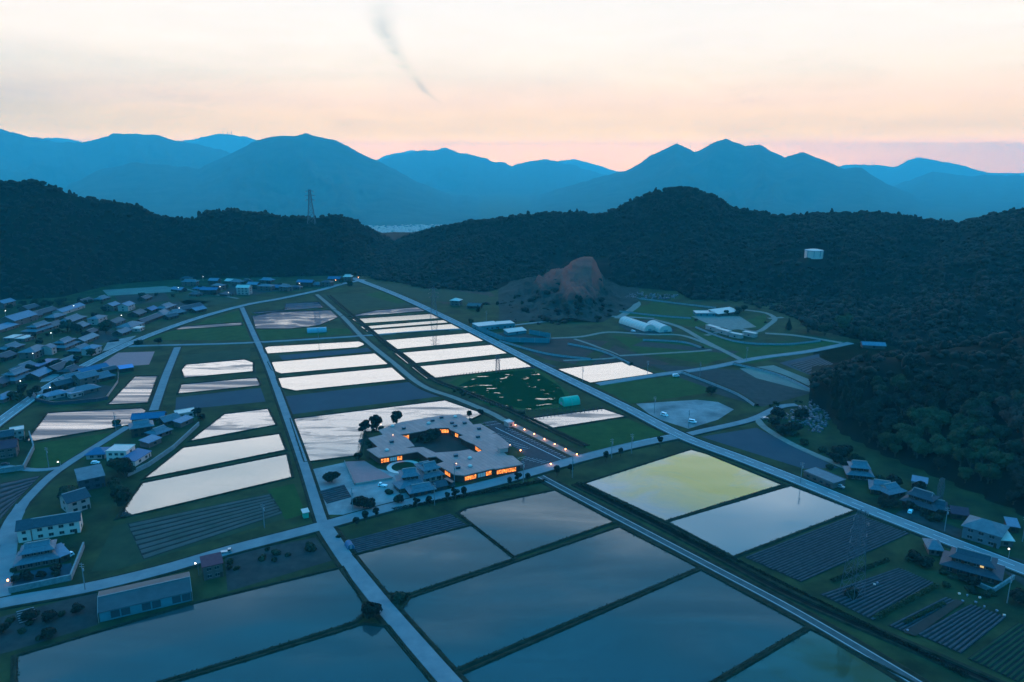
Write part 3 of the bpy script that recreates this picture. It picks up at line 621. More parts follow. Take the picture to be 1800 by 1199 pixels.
# ------------------------------------------------------------------ trees
def ico(sub):
    bm = bmesh.new(); bmesh.ops.create_icosphere(bm, subdivisions=sub, radius=1); v = np.array([q.co for q in bm.verts]); f = np.array([[w.index for w in q.verts] for q in bm.faces]); bm.free(); return v, f
def crown_shape(n_leaf, lobes, rx, rz, leaf, seed, cone=False, core=True):
    """leaf clumps through a lumpy volume; returns verts, tris, tone"""
    g = np.random.default_rng(seed); V = []; Fc = []; T = []; k = 0
    if cone: L = [(np.array([0, 0, rz*(.1+.85*i/lobes)]), rx*(1.02-.9*i/lobes)) for i in range(lobes)]
    else:
        L = [(np.array([0, 0, rz*.9]), rx*.66)]
        for i in range(lobes):
            a = g.uniform(0, 2*np.pi); rr = rx*g.uniform(.35, .62); L.append((np.array([rr*np.cos(a), rr*np.sin(a), rz*g.uniform(.45, 1.35)]), rx*g.uniform(.34, .52)))
    iv, jf = ico(2 if core else 1)
    if core:
        for c, r in L:
            d = 1+.22*(g.random(len(iv))-.5); v = iv*r*.84*d[:, None]; v[:, 2] *= .8; V.append(v+c); Fc.append(jf+k); T.append(np.full(len(iv), g.uniform(.0, .25))); k += len(iv)
    W_ = np.array([r for _, r in L])**2; W_ /= W_.sum()
    idx = g.choice(len(L), n_leaf, p=W_)
    d = g.normal(size=(n_leaf, 3)); d /= np.linalg.norm(d, axis=1)[:, None]; d[:, 2] = np.where(d[:, 2] < -.3, -d[:, 2], d[:, 2])
    c = np.array([L[i][0] for i in idx]); r = np.array([L[i][1] for i in idx])
    p = c+d*np.array([1, 1, .82])*(r*g.uniform(.82, 1.08, n_leaf))[:, None]
    a = g.normal(size=(n_leaf, 3)); a = a-(a*d).sum(1)[:, None]*d*.7; a /= np.linalg.norm(a, axis=1)[:, None]
    b = np.cross(d+g.normal(size=(n_leaf, 3))*.35, a); b /= np.linalg.norm(b, axis=1)[:, None]; s = leaf*g.uniform(.6, 1.3, n_leaf)[:, None]
    q = np.stack([p-a*s-b*s*.5, p+a*s*.9-b*s*.6, p+a*s*.2+b*s, ], 1).reshape(-1, 3)
    V.append(q); Fc.append(np.arange(n_leaf*3).reshape(-1, 3)+k)
    tl = g.uniform(0, .55, len(L))[idx]*.6+g.uniform(0, .35, n_leaf)+np.clip(d[:, 2], 0, 1)*.0; T.append(np.repeat(tl, 3))
    return np.concatenate(V), np.concatenate(Fc), np.concatenate(T)
PROTO = {}
def tree_proto(kind, var):
    key = (kind, var)
    if key in PROTO: return PROTO[key]
    sd = var*17+hash_(kind)
    P = dict(broad=(1500, 9, 5.0, 4.6, .55, 'leaf'), dark=(1300, 8, 4.6, 4.8, .55, 'leafdark'), brown=(1300, 9, 5.2, 4.2, .55, 'leafbrown'), bamboo=(1300, 8, 4.2, 5.0, .60, 'leafyellow'),
             cedar=(1300, 9, 3.2, 13, .55, 'leafdark'), street=(600, 5, 1.5, 2.5, .32, 'leafdark'), bush=(450, 5, 1.6, .9, .3, 'leaf'), pine=(620, 8, 2.4, 3.1, .45, 'leafdark'), garden=(700, 6, 2.2, 1.8, .35, 'leafdark'))[kind]
    n, l, rx, rz, lf, mt = P
    v, f, t = crown_shape(n, l, rx, rz, lf, sd, cone=(kind == 'cedar'))
    th = dict(broad=.8, dark=.8, brown=.8, bamboo=1.2, cedar=.6, street=1.1, bush=-.35, pine=.5, garden=.1)[kind]
    v = v+np.array([0, 0, th])
    cm = np_mesh('crown', v, f, M[mt], attr=t)
    b = MB(); tr = rx*.07
    g = random.Random(sd); b.tube((0, 0, -.6), (g.uniform(-.2, .2), g.uniform(-.2, .2), th+rz*.5), tr*1.5, tr*.8, 7)
    for k in range(4):
        a = k*1.6+g.random(); b.tube((0, 0, th*.75), (math.cos(a)*rx*.5, math.sin(a)*rx*.5, th+rz*.7), tr*.7, tr*.25, 5)
    me = bpy.data.meshes.new('trunk'); me.from_pydata(b.v, [], b.f); me.materials.append(M['bark'])
    PROTO[key] = (cm, me); return PROTO[key]
def hash_(s): return sum(ord(c)*(i+3) for i, c in enumerate(s)) % 997
def tree(name, kind, loc, scale, label, cat='tree', group=None, var=None, rz=None):
    cm, tm = tree_proto(kind, random.randrange(4) if var is None else var)
    o = empty(name, loc, random.uniform(0, 6.28) if rz is None else rz); o.scale = (scale*random.uniform(.92, 1.08), scale*random.uniform(.92, 1.08), scale*random.uniform(.92, 1.1))
    tag(o, label, cat, group); link('trunk', tm, o); link('crown', cm, o); return o
# scatter points over hills and mound
def scatter(rel, a0, a1, r0, r1, sp, umax, seed):
    g = np.random.default_rng(seed); n = int((r1*r1-r0*r0)*(a1-a0)/2/(sp*sp))
    rr = np.sqrt(g.uniform(r0*r0, r1*r1, n)); aa = g.uniform(a0, a1, n)
    t = np.interp(aa, rel.ta, rel.tr); c = np.interp(aa, rel.ca, rel.cr); u = (rr-t)/np.maximum(c-t, 15)
    k = (u > .005) & (rr > t) & (rr < c+umax); return aa[k], rr[k], rel.h(aa[k], rr[k]), u[k]
a0, a1 = azel(-120, 400)[0], azel(1920, 400)[0]
ha, hr, hz, hu = scatter(hills, a0, a1, 500, 1400, 5.4, 25, 5)
ma, mr_, mz, mu_ = scatter(mound, azel(1426, 700)[0], azel(1900, 700)[0], 230, 640, 6.2, 60, 6)
pts = [(a, r, z, 'm', u) for a, r, z, u in zip(ma, mr_, mz, mu_)] + [(a, r, z, 'h', u) for a, r, z, u in zip(ha, hr, hz, hu)]
# quarry: trees only on its back rim
def pix(a, r, z):
    x, y, zz = r*math.sin(a), r*math.cos(a), z-CAMH
    dep = y*CP-zz*SP; up = y*SP+zz*CP
    return 900+F*x/dep, 599.5-F*up/dep
CLEAR = [(1395, 425, 1465, 452), (965, 452, 1072, 520), (880, 495, 1090, 560)]
keep = []
for a, r, z, w, u in pts:
    x, y = pix(a, r, z)
    if w == 'h':
        if any(x0 < x < x1 and y0 < y < y1 for x0, y0, x1, y1 in CLEAR[1:]): continue
        if 1408 < x < 1455 and 430 < y < 470: continue
    if x < -60 or x > 1860: continue
    if w == 'h' and x > 1440 and y > 662: continue
    keep.append((a, r, z, w, u, x, y))
keep.sort(key=lambda q: q[1])
NT = 235; ind, rest = keep[:NT], keep[NT:]
for _ in range(260):
    a = random.uniform(azel(838, 500)[0], azel(1122, 500)[0]); t_ = float(np.interp(a, quarry.ta, quarry.tr)); c_ = float(np.interp(a, quarry.ca, quarry.cr)); r_ = t_+(c_-t_)*random.random()**1.3*.9; z_ = float(quarry.h(np.array([a]), np.array([r_]))[0])
    if z_ < 20 and unit_noise(r_*math.sin(a)/22, r_*math.cos(a)/22, 66) > .46: rest.append((a, r_, z_-2.5))
for a, r, z, w, u, x, y in ind:
    loc = (r*math.sin(a), r*math.cos(a), z)
    nb = unit_noise(loc[0]/28, loc[1]/28, 4)
    if x < 1500 and y < 745: k = 'cedar'; lab = 'tall dark conifer in the clump at the left tip of the near wood'; s = random.uniform(.8, 1.1)
    elif nb > .66 or (1500 < x < 1640 and y < 690): k = 'bamboo'; lab = 'pale green feathery tree in the near wood on the right'; s = random.uniform(.8, 1.1)
    elif nb < .27: k = 'brown'; lab = 'brownish broad crowned tree in the near wood on the right'; s = random.uniform(.8, 1.15)
    elif nb < .45: k = 'broad'; lab = 'mid green round crowned tree in the near wood on the right'; s = random.uniform(.75, 1.15)
    else: k = 'dark'; lab = 'very dark green tree in the near wood on the right'; s = random.uniform(.7, 1.05)
    tree({'cedar': 'conifer_tree', 'bamboo': 'bamboo_tree', 'brown': 'broadleaf_tree', 'broad': 'broadleaf_tree', 'dark': 'evergreen_tree'}[k], k, loc, s, lab, 'tree', {'cedar': 'conifers at the tip of the near wood', 'bamboo': 'pale trees of the near wood', 'brown': 'brown crowned trees of the near wood', 'broad': 'round green trees of the near wood', 'dark': 'dark trees of the near wood'}[k])
def forest(name, pts, seed):
    g = np.random.default_rng(seed); shp = [crown_shape(110, 5, 4.4, 3.4, .95, 100+i, core=False) for i in range(6)]
    iv, jf = ico(2); VV = []; FF = []; TT = []; k = 0
    for i in range(6):
        v, f, t = shp[i]; lump = 1+.7*fbm(iv[:, 0]*2+i*7, iv[:, 1]*2+iv[:, 2]*1.7, i, 3); c = iv*lump[:, None]*np.array([3.3, 3.3, 3.3]); c[:, 2] += 3.4
        shp[i] = (np.concatenate([v, c]), np.concatenate([f, jf+len(v)]), np.concatenate([t+.15, np.full(len(iv), .18)]))
    by = [[] for _ in range(6)]
    for i, q in enumerate(pts): by[g.integers(6)].append(q)
    for i in range(6):
        if not by[i]: continue
        v, f, t = shp[i]; A = np.array([(q[0], q[1], q[2]) for q in by[i]]); n = len(A)
        s = np.clip(g.lognormal(-.35, .28, n), .4, 1.3); rz = g.uniform(0, 6.28, n); con = g.random(n) < .12
        X, Y = A[:, 1]*np.sin(A[:, 0]), A[:, 1]*np.cos(A[:, 0]); c, sn = np.cos(rz), np.sin(rz)
        sx = s*np.where(con, .6, 1); sz = s*np.where(con, 1.05, .72)
        vx = (v[None, :, 0]*c[:, None]-v[None, :, 1]*sn[:, None])*sx[:, None]+X[:, None]
        vy = (v[None, :, 0]*sn[:, None]+v[None, :, 1]*c[:, None])*sx[:, None]+Y[:, None]
        vz = v[None, :, 2]*sz[:, None]+A[:, 2][:, None]-.8
        VV.append(np.stack([vx, vy, vz], -1).reshape(-1, 3)); FF.append((f[None]+(np.arange(n)*len(v))[:, None, None]).reshape(-1, 3)+k); k += n*len(v)
        nb = unit_noise(X/70, Y/70, 8)*.75+g.uniform(-.08, .14, n)
        TT.append((t[None]+nb[:, None]-.2).ravel())
    return tag(link(name, np_mesh(name, np.concatenate(VV), np.concatenate(FF), M['forest'], attr=np.concatenate(TT))), 'dense dark forest covering the hills round the valley', 'forest', kind='stuff')
M['forest'] = foliage('forest_leaf', (.003, .0055, .0045), (.009, .0135, .0085))
forest('forest', rest, 3)
print('trees', len(ind), len(rest))
#@@PART2
# ------------------------------------------------------------------ buildings
def roof_gable(w, d, z, rise, ov=.6, th=.22):
    b = MB(); W2, D2 = w/2+ov, d/2+ov; e = z-rise*ov/(d/2)
    for s in (-1, 1):
        b.add([(-W2, s*D2, e), (W2, s*D2, e), (W2, 0, z+rise), (-W2, 0, z+rise), (-W2, s*D2, e+th), (W2, s*D2, e+th), (W2, 0, z+rise+th), (-W2, 0, z+rise+th)],
              [(0,1,2,3),(4,5,6,7),(0,1,5,4),(1,2,6,5),(0,3,7,4)])
    return b
def roof_hip(w, d, z, rise, ov=.7, th=.2, top=None):
    b = MB(); W2, D2 = w/2+ov, d/2+ov; rl = max(w-d, w*.25)/2 if top is None else top[0]/2; td = 0.02 if top is None else top[1]/2
    lo = [(-W2, -D2, z-.15), (W2, -D2, z-.15), (W2, D2, z-.15), (-W2, D2, z-.15)]; hi = [(-rl, -td, z+rise), (rl, -td, z+rise), (rl, td, z+rise), (-rl, td, z+rise)]
    b.add([(*p[:2], p[2]-th) for p in lo]+lo+hi, [(3,2,1,0),(0,1,5,4),(1,2,6,5),(2,3,7,6),(3,0,4,7),(4,5,9,8),(5,6,10,9),(6,7,11,10),(7,4,8,11),(8,9,10,11)]); return b
def add_windows(o, w, d, z0, h, n, side=True, glass='glass', front=-1, frame=False):
    ww = min(1.7, w/(n+1)*.62)
    for i in range(n):
        x = -w/2+w*(i+.75)/(n+.5); a = MB().box((x, front*(d/2+.03), z0+h/2), (ww, .08, h)).build('window', M[glass], o)
        if frame:
            f = MB(); y = front*(d/2+.09)
            f.box((x, y, z0+h+.04), (ww+.16, .08, .08)).box((x, y, z0-.04), (ww+.16, .08, .08)).box((x, y, z0+h/2), (.07, .06, h)); f.build('frame', M['wallw'], a)
    if side:
        for s in (-1, 1): MB().box((s*(w/2+.03), 0, z0+h/2), (.08, min(1.6, d*.25), h)).build('window', M[glass], o)
def ridge_(o, w, z, y=0, m='ridge'): MB().box((0, y, z+.22), (w, .45, .35)).build('ridge', M[m], o)
def house(name, loc, rz, w, d, style, floors, rm, wm, label, group=None, cat='house', wins=3, frame=False, glass='glass', fh=2.8, plinth=0):
    o = empty(name, loc, rz); tag(o, label, cat, group); H = floors*fh; m, wl = M[rm], M[wm]
    def ww(z0, h, n, W=w, D=d, side=True):
        add_windows(o, W, D, z0, h, n, side, glass, -1, frame)
    if style == 'twotier':
        MB().prism([(-w/2, -d/2), (w/2, -d/2), (w/2, d/2), (-w/2, d/2)], -.4, fh).build('wall', wl, o)
        w2, d2 = w*.72, d*.66
        roof_hip(w, d, fh, 1.2, 1.0, .2, (w2+.02, d2+.02)).build('lower_roof', m, o)
        MB().box((0, 0, fh+1.1+1.1), (w2, d2, 2.3)).build('upper_wall', wl, o)
        zt = fh+3.2; roof_hip(w2, d2, zt, 1.0, 1.0, .2, (w2*.8, d2*.42)).build('upper_roof', m, o)
        g = MB(); q = w2*.4; t = d2*.21; z = zt+1.0
        g.add([(-q, -t, z), (-q, t, z), (-q, 0, z+1.0), (q, -t, z), (q, t, z), (q, 0, z+1.0)], [(0, 1, 2), (5, 4, 3)]).build('gable_end', M['wallw'], o)
        roof_gable(w2*.8, d2*.42, z, 1.0, .35, .18).build('roof_top', m, o); ridge_(o, w2*.82, z+1.05)
        for s in (-1, 1): MB().bar((s*(w2*.4+.3), -t*1.2, z), (s*(w2*.4+.3), 0, z+1.2), .18, .25).bar((s*(w2*.4+.3), t*1.2, z), (s*(w2*.4+.3), 0, z+1.2), .18, .25).build('bargeboard', M['ridge'], o)
        ww(.6, 1.6, wins); add_windows(o, w2, d2, fh+1.5, 1.1, max(2, wins-1), True, glass, -1, frame)
        MB().box((w*.36, -d/2-.04, 1.0), (1.1, .1, 2.0)).build('door', M['wood'], o)
        return o
    MB().prism([(-w/2, -d/2), (w/2, -d/2), (w/2, d/2), (-w/2, d/2)], -.4, H).build('wall', wl, o)
    if style == 'gable':
        r = d*.24; roof_gable(w, d, H, r).build('roof', m, o)
        g = MB(); g.add([(-w/2, -d/2, H), (-w/2, d/2, H), (-w/2, 0, H+r), (w/2, -d/2, H), (w/2, d/2, H), (w/2, 0, H+r)], [(0, 1, 2), (5, 4, 3)]).build('gable_end', wl, o)
        if wins > 1: ridge_(o, w+.8, H+r, 0, 'ridge' if rm in ('tile', 'tiled') else rm)
    elif style == 'hip': roof_hip(w, d, H, d*.22).build('roof', m, o); 
    elif style == 'irimoya':
        roof_hip(w, d, H, d*.12, .9, .2, (w*.72, d*.5)).build('lower_roof', m, o); z = H+d*.12
        g = MB(); q, t = w*.36, d*.25; g.add([(-q, -t, z), (-q, t, z), (-q, 0, z+t*.5), (q, -t, z), (q, t, z), (q, 0, z+t*.5)], [(0, 1, 2), (5, 4, 3)]).build('gable_end', M['wallw'], o)
        roof_gable(w*.72, d*.5, z, t*.5, .3, .18).build('roof', m, o); ridge_(o, w*.74, z+t*.5+.05)
    elif style == 'flat':
        MB().box((0, 0, H+.15), (w+.5, d+.5, .3)).build('roof', m, o)
        MB().box((0, -d/2-.1, H+.42), (w+.5, .2, .24)).box((0, d/2+.1, H+.42), (w+.5, .2, .24)).build('parapet', wl, o)
    elif style == 'shed':
        b = MB(); b.add([(-w/2-.4, -d/2-.5, H-.1), (w/2+.4, -d/2-.5, H-.1), (w/2+.4, d/2+.4, H+d*.16), (-w/2-.4, d/2+.4, H+d*.16), (-w/2-.4, -d/2-.5, H+.12), (w/2+.4, -d/2-.5, H+.12), (w/2+.4, d/2+.4, H+d*.16+.22), (-w/2-.4, d/2+.4, H+d*.16+.22)],
            [(0,1,2,3),(4,5,6,7),(0,1,5,4),(1,2,6,5),(2,3,7,6),(3,0,4,7)]); b.build('roof', m, o)
        MB().box((0, d/2-.1, H+d*.08), (w, .2, d*.16)).build('wall_top', wl, o)
    for k in range(floors): ww(k*fh+.8, 1.2, wins, side=(wins > 1))
    if wins > 1: MB().box((w*.4, -d/2-.05, 1.0), (1.0, .1, 2.0)).build('door', M['wood'], o)
    return o
def fit(p1, p2, depth):
    a, b = at(*p1), at(*p2); v = b-a; rz = math.atan2(v.y, v.x); n = Vector((-math.sin(rz), math.cos(rz), 0)); return (a+b)/2+n*depth/2, rz, v.length
LR = math.atan2(*(lambda v: (v.y, v.x))(at(340, 562)-at(110, 665)))
def vil(px, py, w, d, st, fl, rm, wm, label, rot=None, group=None, wins=2):
    q = at(px, py); r = (LR if px < 300 else LR-.35) if rot is None else rot
    nm = 'shed' if fl == 1 and st in ('flat', 'shed') else 'house'
    return house(nm, q, r+random.uniform(-.06, .06)-math.pi/2*0, w, d, st, fl, rm, wm, label, group, nm, wins)
G1 = 'houses of the village left of the curving road'
V = [
 (10,540,14,9,'gable',2,'palebl','cream','pale roofed house at the left edge of the photo below the dark wooded hill'),
 (122,547,32,9,'gable',1,'palebl','wallw','long pale blue metal roofed hall at the back of the left village'),
 (75,553,28,9,'gable',1,'tiled','wood','long dark roofed building left of the pale blue hall'),
 (33,568,26,14,'gable',2,'palebl','cream','big pale blue gabled house near the left edge of the village'),
 (8,580,20,9,'shed',1,'palebl','cream','low pale lean-to roof below the big pale blue gabled house'),
 (126,566,24,11,'irimoya',1,'tile','wood','wide blue grey tiled house in front of the pale blue hall'),
 (70,582,22,12,'twotier',2,'tile','cream','two tier tiled house between the wide tiled house and the white lamp'),
 (172,568,13,9,'hip',2,'tile','wallw','small pale walled house left of the brown grey roof'),
 (198,545,11,8,'gable',2,'palebl','cream','narrow gabled house at the foot of the terraced field'),
 (223,545,12,9,'gable',2,'palebl','wallw','pale blue gabled house just behind the brown roofed one'),
 (203,570,14,9,'gable',1,'brownr','cream','brown grey roofed house above the dark round tree'),
 (230,576,18,12,'hip',1,'tile','wallw','blue hipped roof house beside the curving road, with a white shed at its corner'),
 (241,555,13,10,'gable',1,'brownr','wood','dull red brown roofed house in the middle of the left village'),
 (285,555,15,10,'irimoya',1,'tile','wood','dark blue tiled house close behind the curving road'),
 (292,543,17,10,'irimoya',1,'tile','cream','second tiled house behind the curving road, standing further back'),
 (262,565,26,8,'gable',1,'tiled','wood','long dark row house at the bend of the curving road'),
 (333,545,24,9,'gable',1,'tiled','wood','dark low building right of the white street lamp by the road'),
 (25,597,11,8,'flat',1,'whiter','cream','flat white roofed shed, the left one of two'),
 (46,598,11,8,'flat',1,'whiter','cream','flat white roofed shed, the right one of two above the cream house'),
 (115,611,18,11,'twotier',2,'tile','cream','two tier blue tiled house right of the cream house'),
 (143,618,14,9,'irimoya',1,'tile','wood','low tiled house between the two tier one and the small blue white building'),
 (152,600,18,8,'gable',1,'pinkr','cream','long pinkish roofed house left of the dark round tree'),
 (162,622,10,8,'hip',2,'palebl','wallw','small blue and white building beside the curving road'),
 (77,644,18,9,'flat',1,'bluel','wood','flat blue roofed workshop below the cream house'),
 (102,652,14,9,'gable',1,'tiled','wood','dark gabled barn joined to the right of the blue workshop'),
 (118,640,12,8,'gable',1,'tile','wood','small tiled shed behind the dark gabled barn'),
 (30,668,16,11,'twotier',2,'tile','cream','tiled two tier house left of the lower street lamp'),
 (4,676,12,9,'gable',1,'tiled','wood','dark roof cut by the left edge of the photo above the road'),
 (10,702,13,7,'hip',1,'palebl','cream','pale arched roof shed at the left edge beside the road'),
 (160,588,9,7,'gable',1,'tiled','wood','small dark shed behind the pinkish roofed house'),
 (244,581,8,6,'flat',1,'whiter','wallw','little white shed at the kerb of the curving road'),
 (300,560,10,7,'gable',1,'tiled','wood','small dark shed between the dark blue house and the road'),
 (58,560,12,8,'gable',1,'tiled','cream','small dark roof squeezed behind the big pale blue gabled house'),
 (95,575,12,9,'gable',1,'brownr','cream','brown roofed cottage left of the dark trees'),
]
M['brownr'] = mat('brown_roof', (.14, .11, .11), .6, (.10, .08, .08), scale=.6)
M['pinkr'] = mat('pinkish_roof', (.30, .22, .22), .6, (.24, .18, .18), scale=.6)
M['bluel'] = mat('light_blue_roof', (.05, .11, .18), .5, (.06, .13, .21), scale=.6)
V += [(150,533,14,8,'gable',1,'tiled','wood','dark roofed house right of the pale blue hall'),
 (180,528,12,8,'irimoya',1,'tile','wood','small tiled house at the far edge of the left village under the dark hill'),(255,528,12,8,'gable',1,'tiled','wood','dark roofed house at the edge of the terraced field'),
 (310,553,13,9,'irimoya',1,'tile','wood','tiled house tight against the curving road left of the long dark row'),(348,556-8,12,8,'gable',1,'palebl','wood','grey roofed house at the right end of the dark row by the road'),
 (98,560,14,9,'hip',1,'tile','wood','hipped tiled house between the long dark roof and the wide tiled house'),(52,545,14,9,'gable',1,'tiled','wood','dark roofed house behind the big pale blue gabled house'),
 (142,577,13,9,'irimoya',1,'tile','wood','tiled house left of the dark shed and behind the pinkish roof'),(20,615,14,9,'irimoya',1,'tile','wood','tiled house left of the large cream house'),
 (68,663,13,9,'gable',1,'palebl','wood','grey roofed shed below the flat blue workshop'),(45,650,14,9,'irimoya',1,'tile','wood','tiled house left of the flat blue workshop'),(8,632,12,9,'gable',1,'tiled','wood','dark gabled house at the left edge level with the large cream house'),
 (215,588,12,8,'gable',1,'tile','wood','tiled shed beside the kerb left of the little white shed'),(265,548,11,8,'gable',1,'bluel','wood','blue roofed shed between the red brown house and the dark blue one'),(125,655,11,8,'irimoya',1,'tiled','wood','dark tiled hut beside the road left of the walled cluster')]
for v in V: vil(v[0], v[1], v[2]*1.2, v[3]*1.15, *v[4:], group=G1)
c_, r_, w_ = fit((22, 628), (80, 630), 13)
house('house', c_, LR+.1, 21, 12, 'hip', 2, 'tile', 'cream', 'large cream two storey house with blue hipped roof in the left village', G1, 'house', 4)
house('house', at(86, 622), LR+.1, 7, 9, 'gable', 2, 'tile', 'wallw', 'white gabled wing at the right end of the large cream house', G1, 'house', 1)
G2 = 'tiled houses of the walled cluster inside the road bend'
for v in [
 (163,655,20,9,'gable',1,'bluel','wood','long blue roofed barn at the back of the walled cluster'),
 (128,668,15,9,'irimoya',1,'tile','cream','tiled house at the back left of the walled cluster'),
 (152,674,13,10,'gable',2,'tile','cream','gabled tiled house in the middle of the walled cluster'),
 (181,667,12,10,'irimoya',1,'tile','wood','tiled house at the right end of the walled cluster'),
 (146,690,18,10,'hip',1,'tile','cream','blue hipped tiled house at the front of the walled cluster'),
 (98,698,12,8,'hip',1,'palebl','wallw','pale roofed hut at the front left corner of the walled cluster'),
 (133,697,8,5,'flat',1,'palebl','wallw','little pale hut in front of the blue hipped tiled house'),
 (110,680,11,8,'gable',1,'tiled','wood','dark shed left of the walled cluster'),
 (192,655,9,6,'gable',1,'tiled','wood','dark narrow shed behind the white wall of the cluster')]: vil(*v, rot=LR-.55, group=G2)
house('shed', at(222, 652), LR-.9, 9, 6, 'shed', 1, 'bluer', 'wood', 'small shed with a bright blue sheet roof behind the white wall', None, 'shed', 1)
G3 = 'houses of the far village at the foot of the hills'
cols = ['tile', 'palebl', 'tiled', 'bluel', 'brownr', 'tile']
FV = [(315,512,16,'palebl','pale blue roofed house at the left end of the far village'),(335,502,18,'tile','tiled house behind the left end of the far village'),(352,510,14,'bluel','blue roofed house in the middle of the far village'),
 (370,517,20,'bluel','wide blue roofed house in front of the far village'),(345,520,12,'tiled','dark shed below the far village'),(385,509,14,'tile','grey tiled house right of the blue roofed ones'),(405,497,10,'whiter','small white house high in the far village'),
 (418,502,16,'tile','tiled house right of the small white house'),(398,520,12,'tiled','dark roofed house before the white two storey one'),(447,507,14,'palebl','pale roofed house right of the white two storey one'),(470,495,16,'palebl','pale house alone at the foot of the hill'),
 (468,510,18,'tile','long tiled house behind the curving road'),(488,508,12,'bluel','blue roofed house left of the junction'),(503,511,14,'tile','tiled house nearest the junction of the far village'),(520,508,14,'tiled','dark roofed house behind the junction'),
 (538,503,20,'bluel','blue roofed hall by the junction with a white lamp'),(556,503,12,'tile','small tiled house right of the blue roofed hall'),(575,503,14,'tiled','dark roofed house above the dirt road'),(589,493,16,'bluel','blue house under the hill with a red lamp'),
 (612,493,10,'whiter','small pale shed at the end of the main road'),(328,492,12,'tiled','dark roof at the edge of the wood above the far village'),(378,500,12,'palebl','pale roofed shed high in the far village'),(435,497,10,'tiled','dark shed behind the white two storey house'),(802,536,10,'whiter','small white hut beside the main road'),(835,541,14,'brownr','brown barn right of the small white hut')]
for i, (x, y, w, rm, lab) in enumerate(FV): house('house', at(x, y), -.25+random.uniform(-.25, .25), w, 9, ['gable', 'irimoya', 'hip'][i % 3], 1+(i % 2), rm, 'cream' if i % 3 else 'wood', lab, G3, 'house', 2)
house('house', at(430, 517), -.1, 15, 9, 'gable', 3, 'whiter', 'wallw', 'bright white tall house in the middle of the far village', G3, 'house', 3)
# --- lower left farmsteads
def near(name, p1, p2, d, *a, **k):
    c, r, w = fit(p1, p2, d); return house(name, c, r, w, d, *a, **k)
c, r, w = fit((176, 1094), (337, 1056), 14)
gh = empty('barn', c, r); tag(gh, 'long low grey green barn with translucent roof standing beside the lower left paddy', 'barn')
MB().prism([(-w/2, -7), (w/2, -7), (w/2, 7), (-w/2, 7)], -.4, 3.6).build('wall', M['teal'], gh)
b = MB()
for s in (-1, 1): b.add([(-w/2-.3, s*7.3, 3.5), (w/2+.3, s*7.3, 3.5), (w/2+.3, 0, 5.4), (-w/2-.3, 0, 5.4), (-w/2-.3, s*7.3, 3.65), (w/2+.3, s*7.3, 3.65), (w/2+.3, 0, 5.55), (-w/2-.3, 0, 5.55)], [(0,1,2,3),(4,5,6,7),(0,1,5,4),(1,2,6,5),(0,3,7,4)])
M['filmroof'] = mat('sheet_roof', (.03, .05, .055), .5, (.045, .07, .075), scale=.25, spec=.15)
b.build('roof', M['filmroof'], gh)
MB().box((0, 0, 5.6), (w+.6, .3, .12)).build('ridge', M['ridge'], gh)
for s in (-1, 1): MB().bar((s*(w/2+.35), -7.3, 3.6), (s*(w/2+.35), 0, 5.55), .12).bar((s*(w/2+.35), 7.3, 3.6), (s*(w/2+.35), 0, 5.55), .12).bar((s*(w/2+.35), -7.3, 3.6), (s*(w/2+.35), -7.3, 0), .12).build('edge_frame', M['ridge'], gh)
for i in range(9): MB().box((-w/2+w*(i+.5)/9, -7.06, 1.9), (w/9*.86, .08, 2.6)).build('wall_panel', M['filmroof' if i % 3 else 'teal'], gh)
near('house', (359, 1021), (393, 1013), 6, 'shed', 2, 'maroon', 'cream', 'cream shed house with a steep maroon roof beside the lane at lower left', wins=2, frame=True)
near('house', (58, 950), (142, 936), 8, 'gable', 2, 'tiled', 'white', 'long white two storey house with dark roof behind the tiled farmhouse', wins=4, frame=True)
near('house', (33, 955), (56, 951), 9, 'gable', 2, 'tiled', 'white', 'short white end house left of the long white two storey one', wins=1)
near('house', (30, 1004), (104, 990), 10, 'twotier', 2, 'tile', 'cream', 'blue tiled two tier farmhouse at the left behind the stone wall', wins=5, frame=True)
near('shed', (108, 990), (124, 984), 8, 'shed', 1, 'palebl', 'wood', 'narrow shed joined to the right of the tiled farmhouse', wins=1)
near('barn', (122, 905), (160, 893), 10, 'gable', 2, 'tiled', 'wallw', 'dark roofed barn with a jagged white end wall above the white house', cat='barn', wins=2)
near('barn', (141, 865), (186, 855), 11, 'shed', 2, 'greyr', 'tiled', 'dark grey walled barn with flat blue grey roof beside big trees', cat='barn', wins=2)
near('house', (188, 812), (224, 812), 9, 'flat', 2, 'whiter', 'white', 'white two storey house with a nearly flat white roof', wins=3, frame=True)
near('house', (238, 820), (266, 802), 7, 'shed', 1, 'bluel', 'white', 'single storey wing in front of the white flat roofed house', wins=2, frame=True)
near('house', (152, 808), (185, 806), 9, 'hip', 1, 'bluel', 'wallw', 'small light blue roofed house left of the white flat roofed one', wins=2, frame=True)
G4 = 'tiled farm buildings of the strip beside the white paddies'
near('house', (232, 770), (270, 764), 9, 'irimoya', 2, 'tile', 'wood', 'dark tiled house with crossed gable above the white flat roofed house', group=G4, wins=3)
near('house', (232, 745), (288, 741), 8, 'gable', 1, 'bluel', 'wood', 'long blue roofed house at the back of the farm strip', group=G4, wins=4)
near('house', (275, 772), (302, 762), 8, 'irimoya', 1, 'tile', 'cream', 'tiled house standing right of the one with the crossed gable', group=G4, wins=2)
near('shed', (262, 788), (284, 778), 6, 'shed', 1, 'palebl', 'cream', 'pale roofed lean-to behind the white flat roofed house', group=G4, wins=1)
near('house', (290, 750), (318, 742), 8, 'gable', 1, 'tile', 'wood', 'tiled house left of the white roofed shed in the farm strip', group=G4, wins=2)
near('shed', (312, 737), (346, 731), 8, 'flat', 1, 'whiter', 'wallw', 'white flat roofed shed at the far end of the farm strip', group=G4, wins=2)
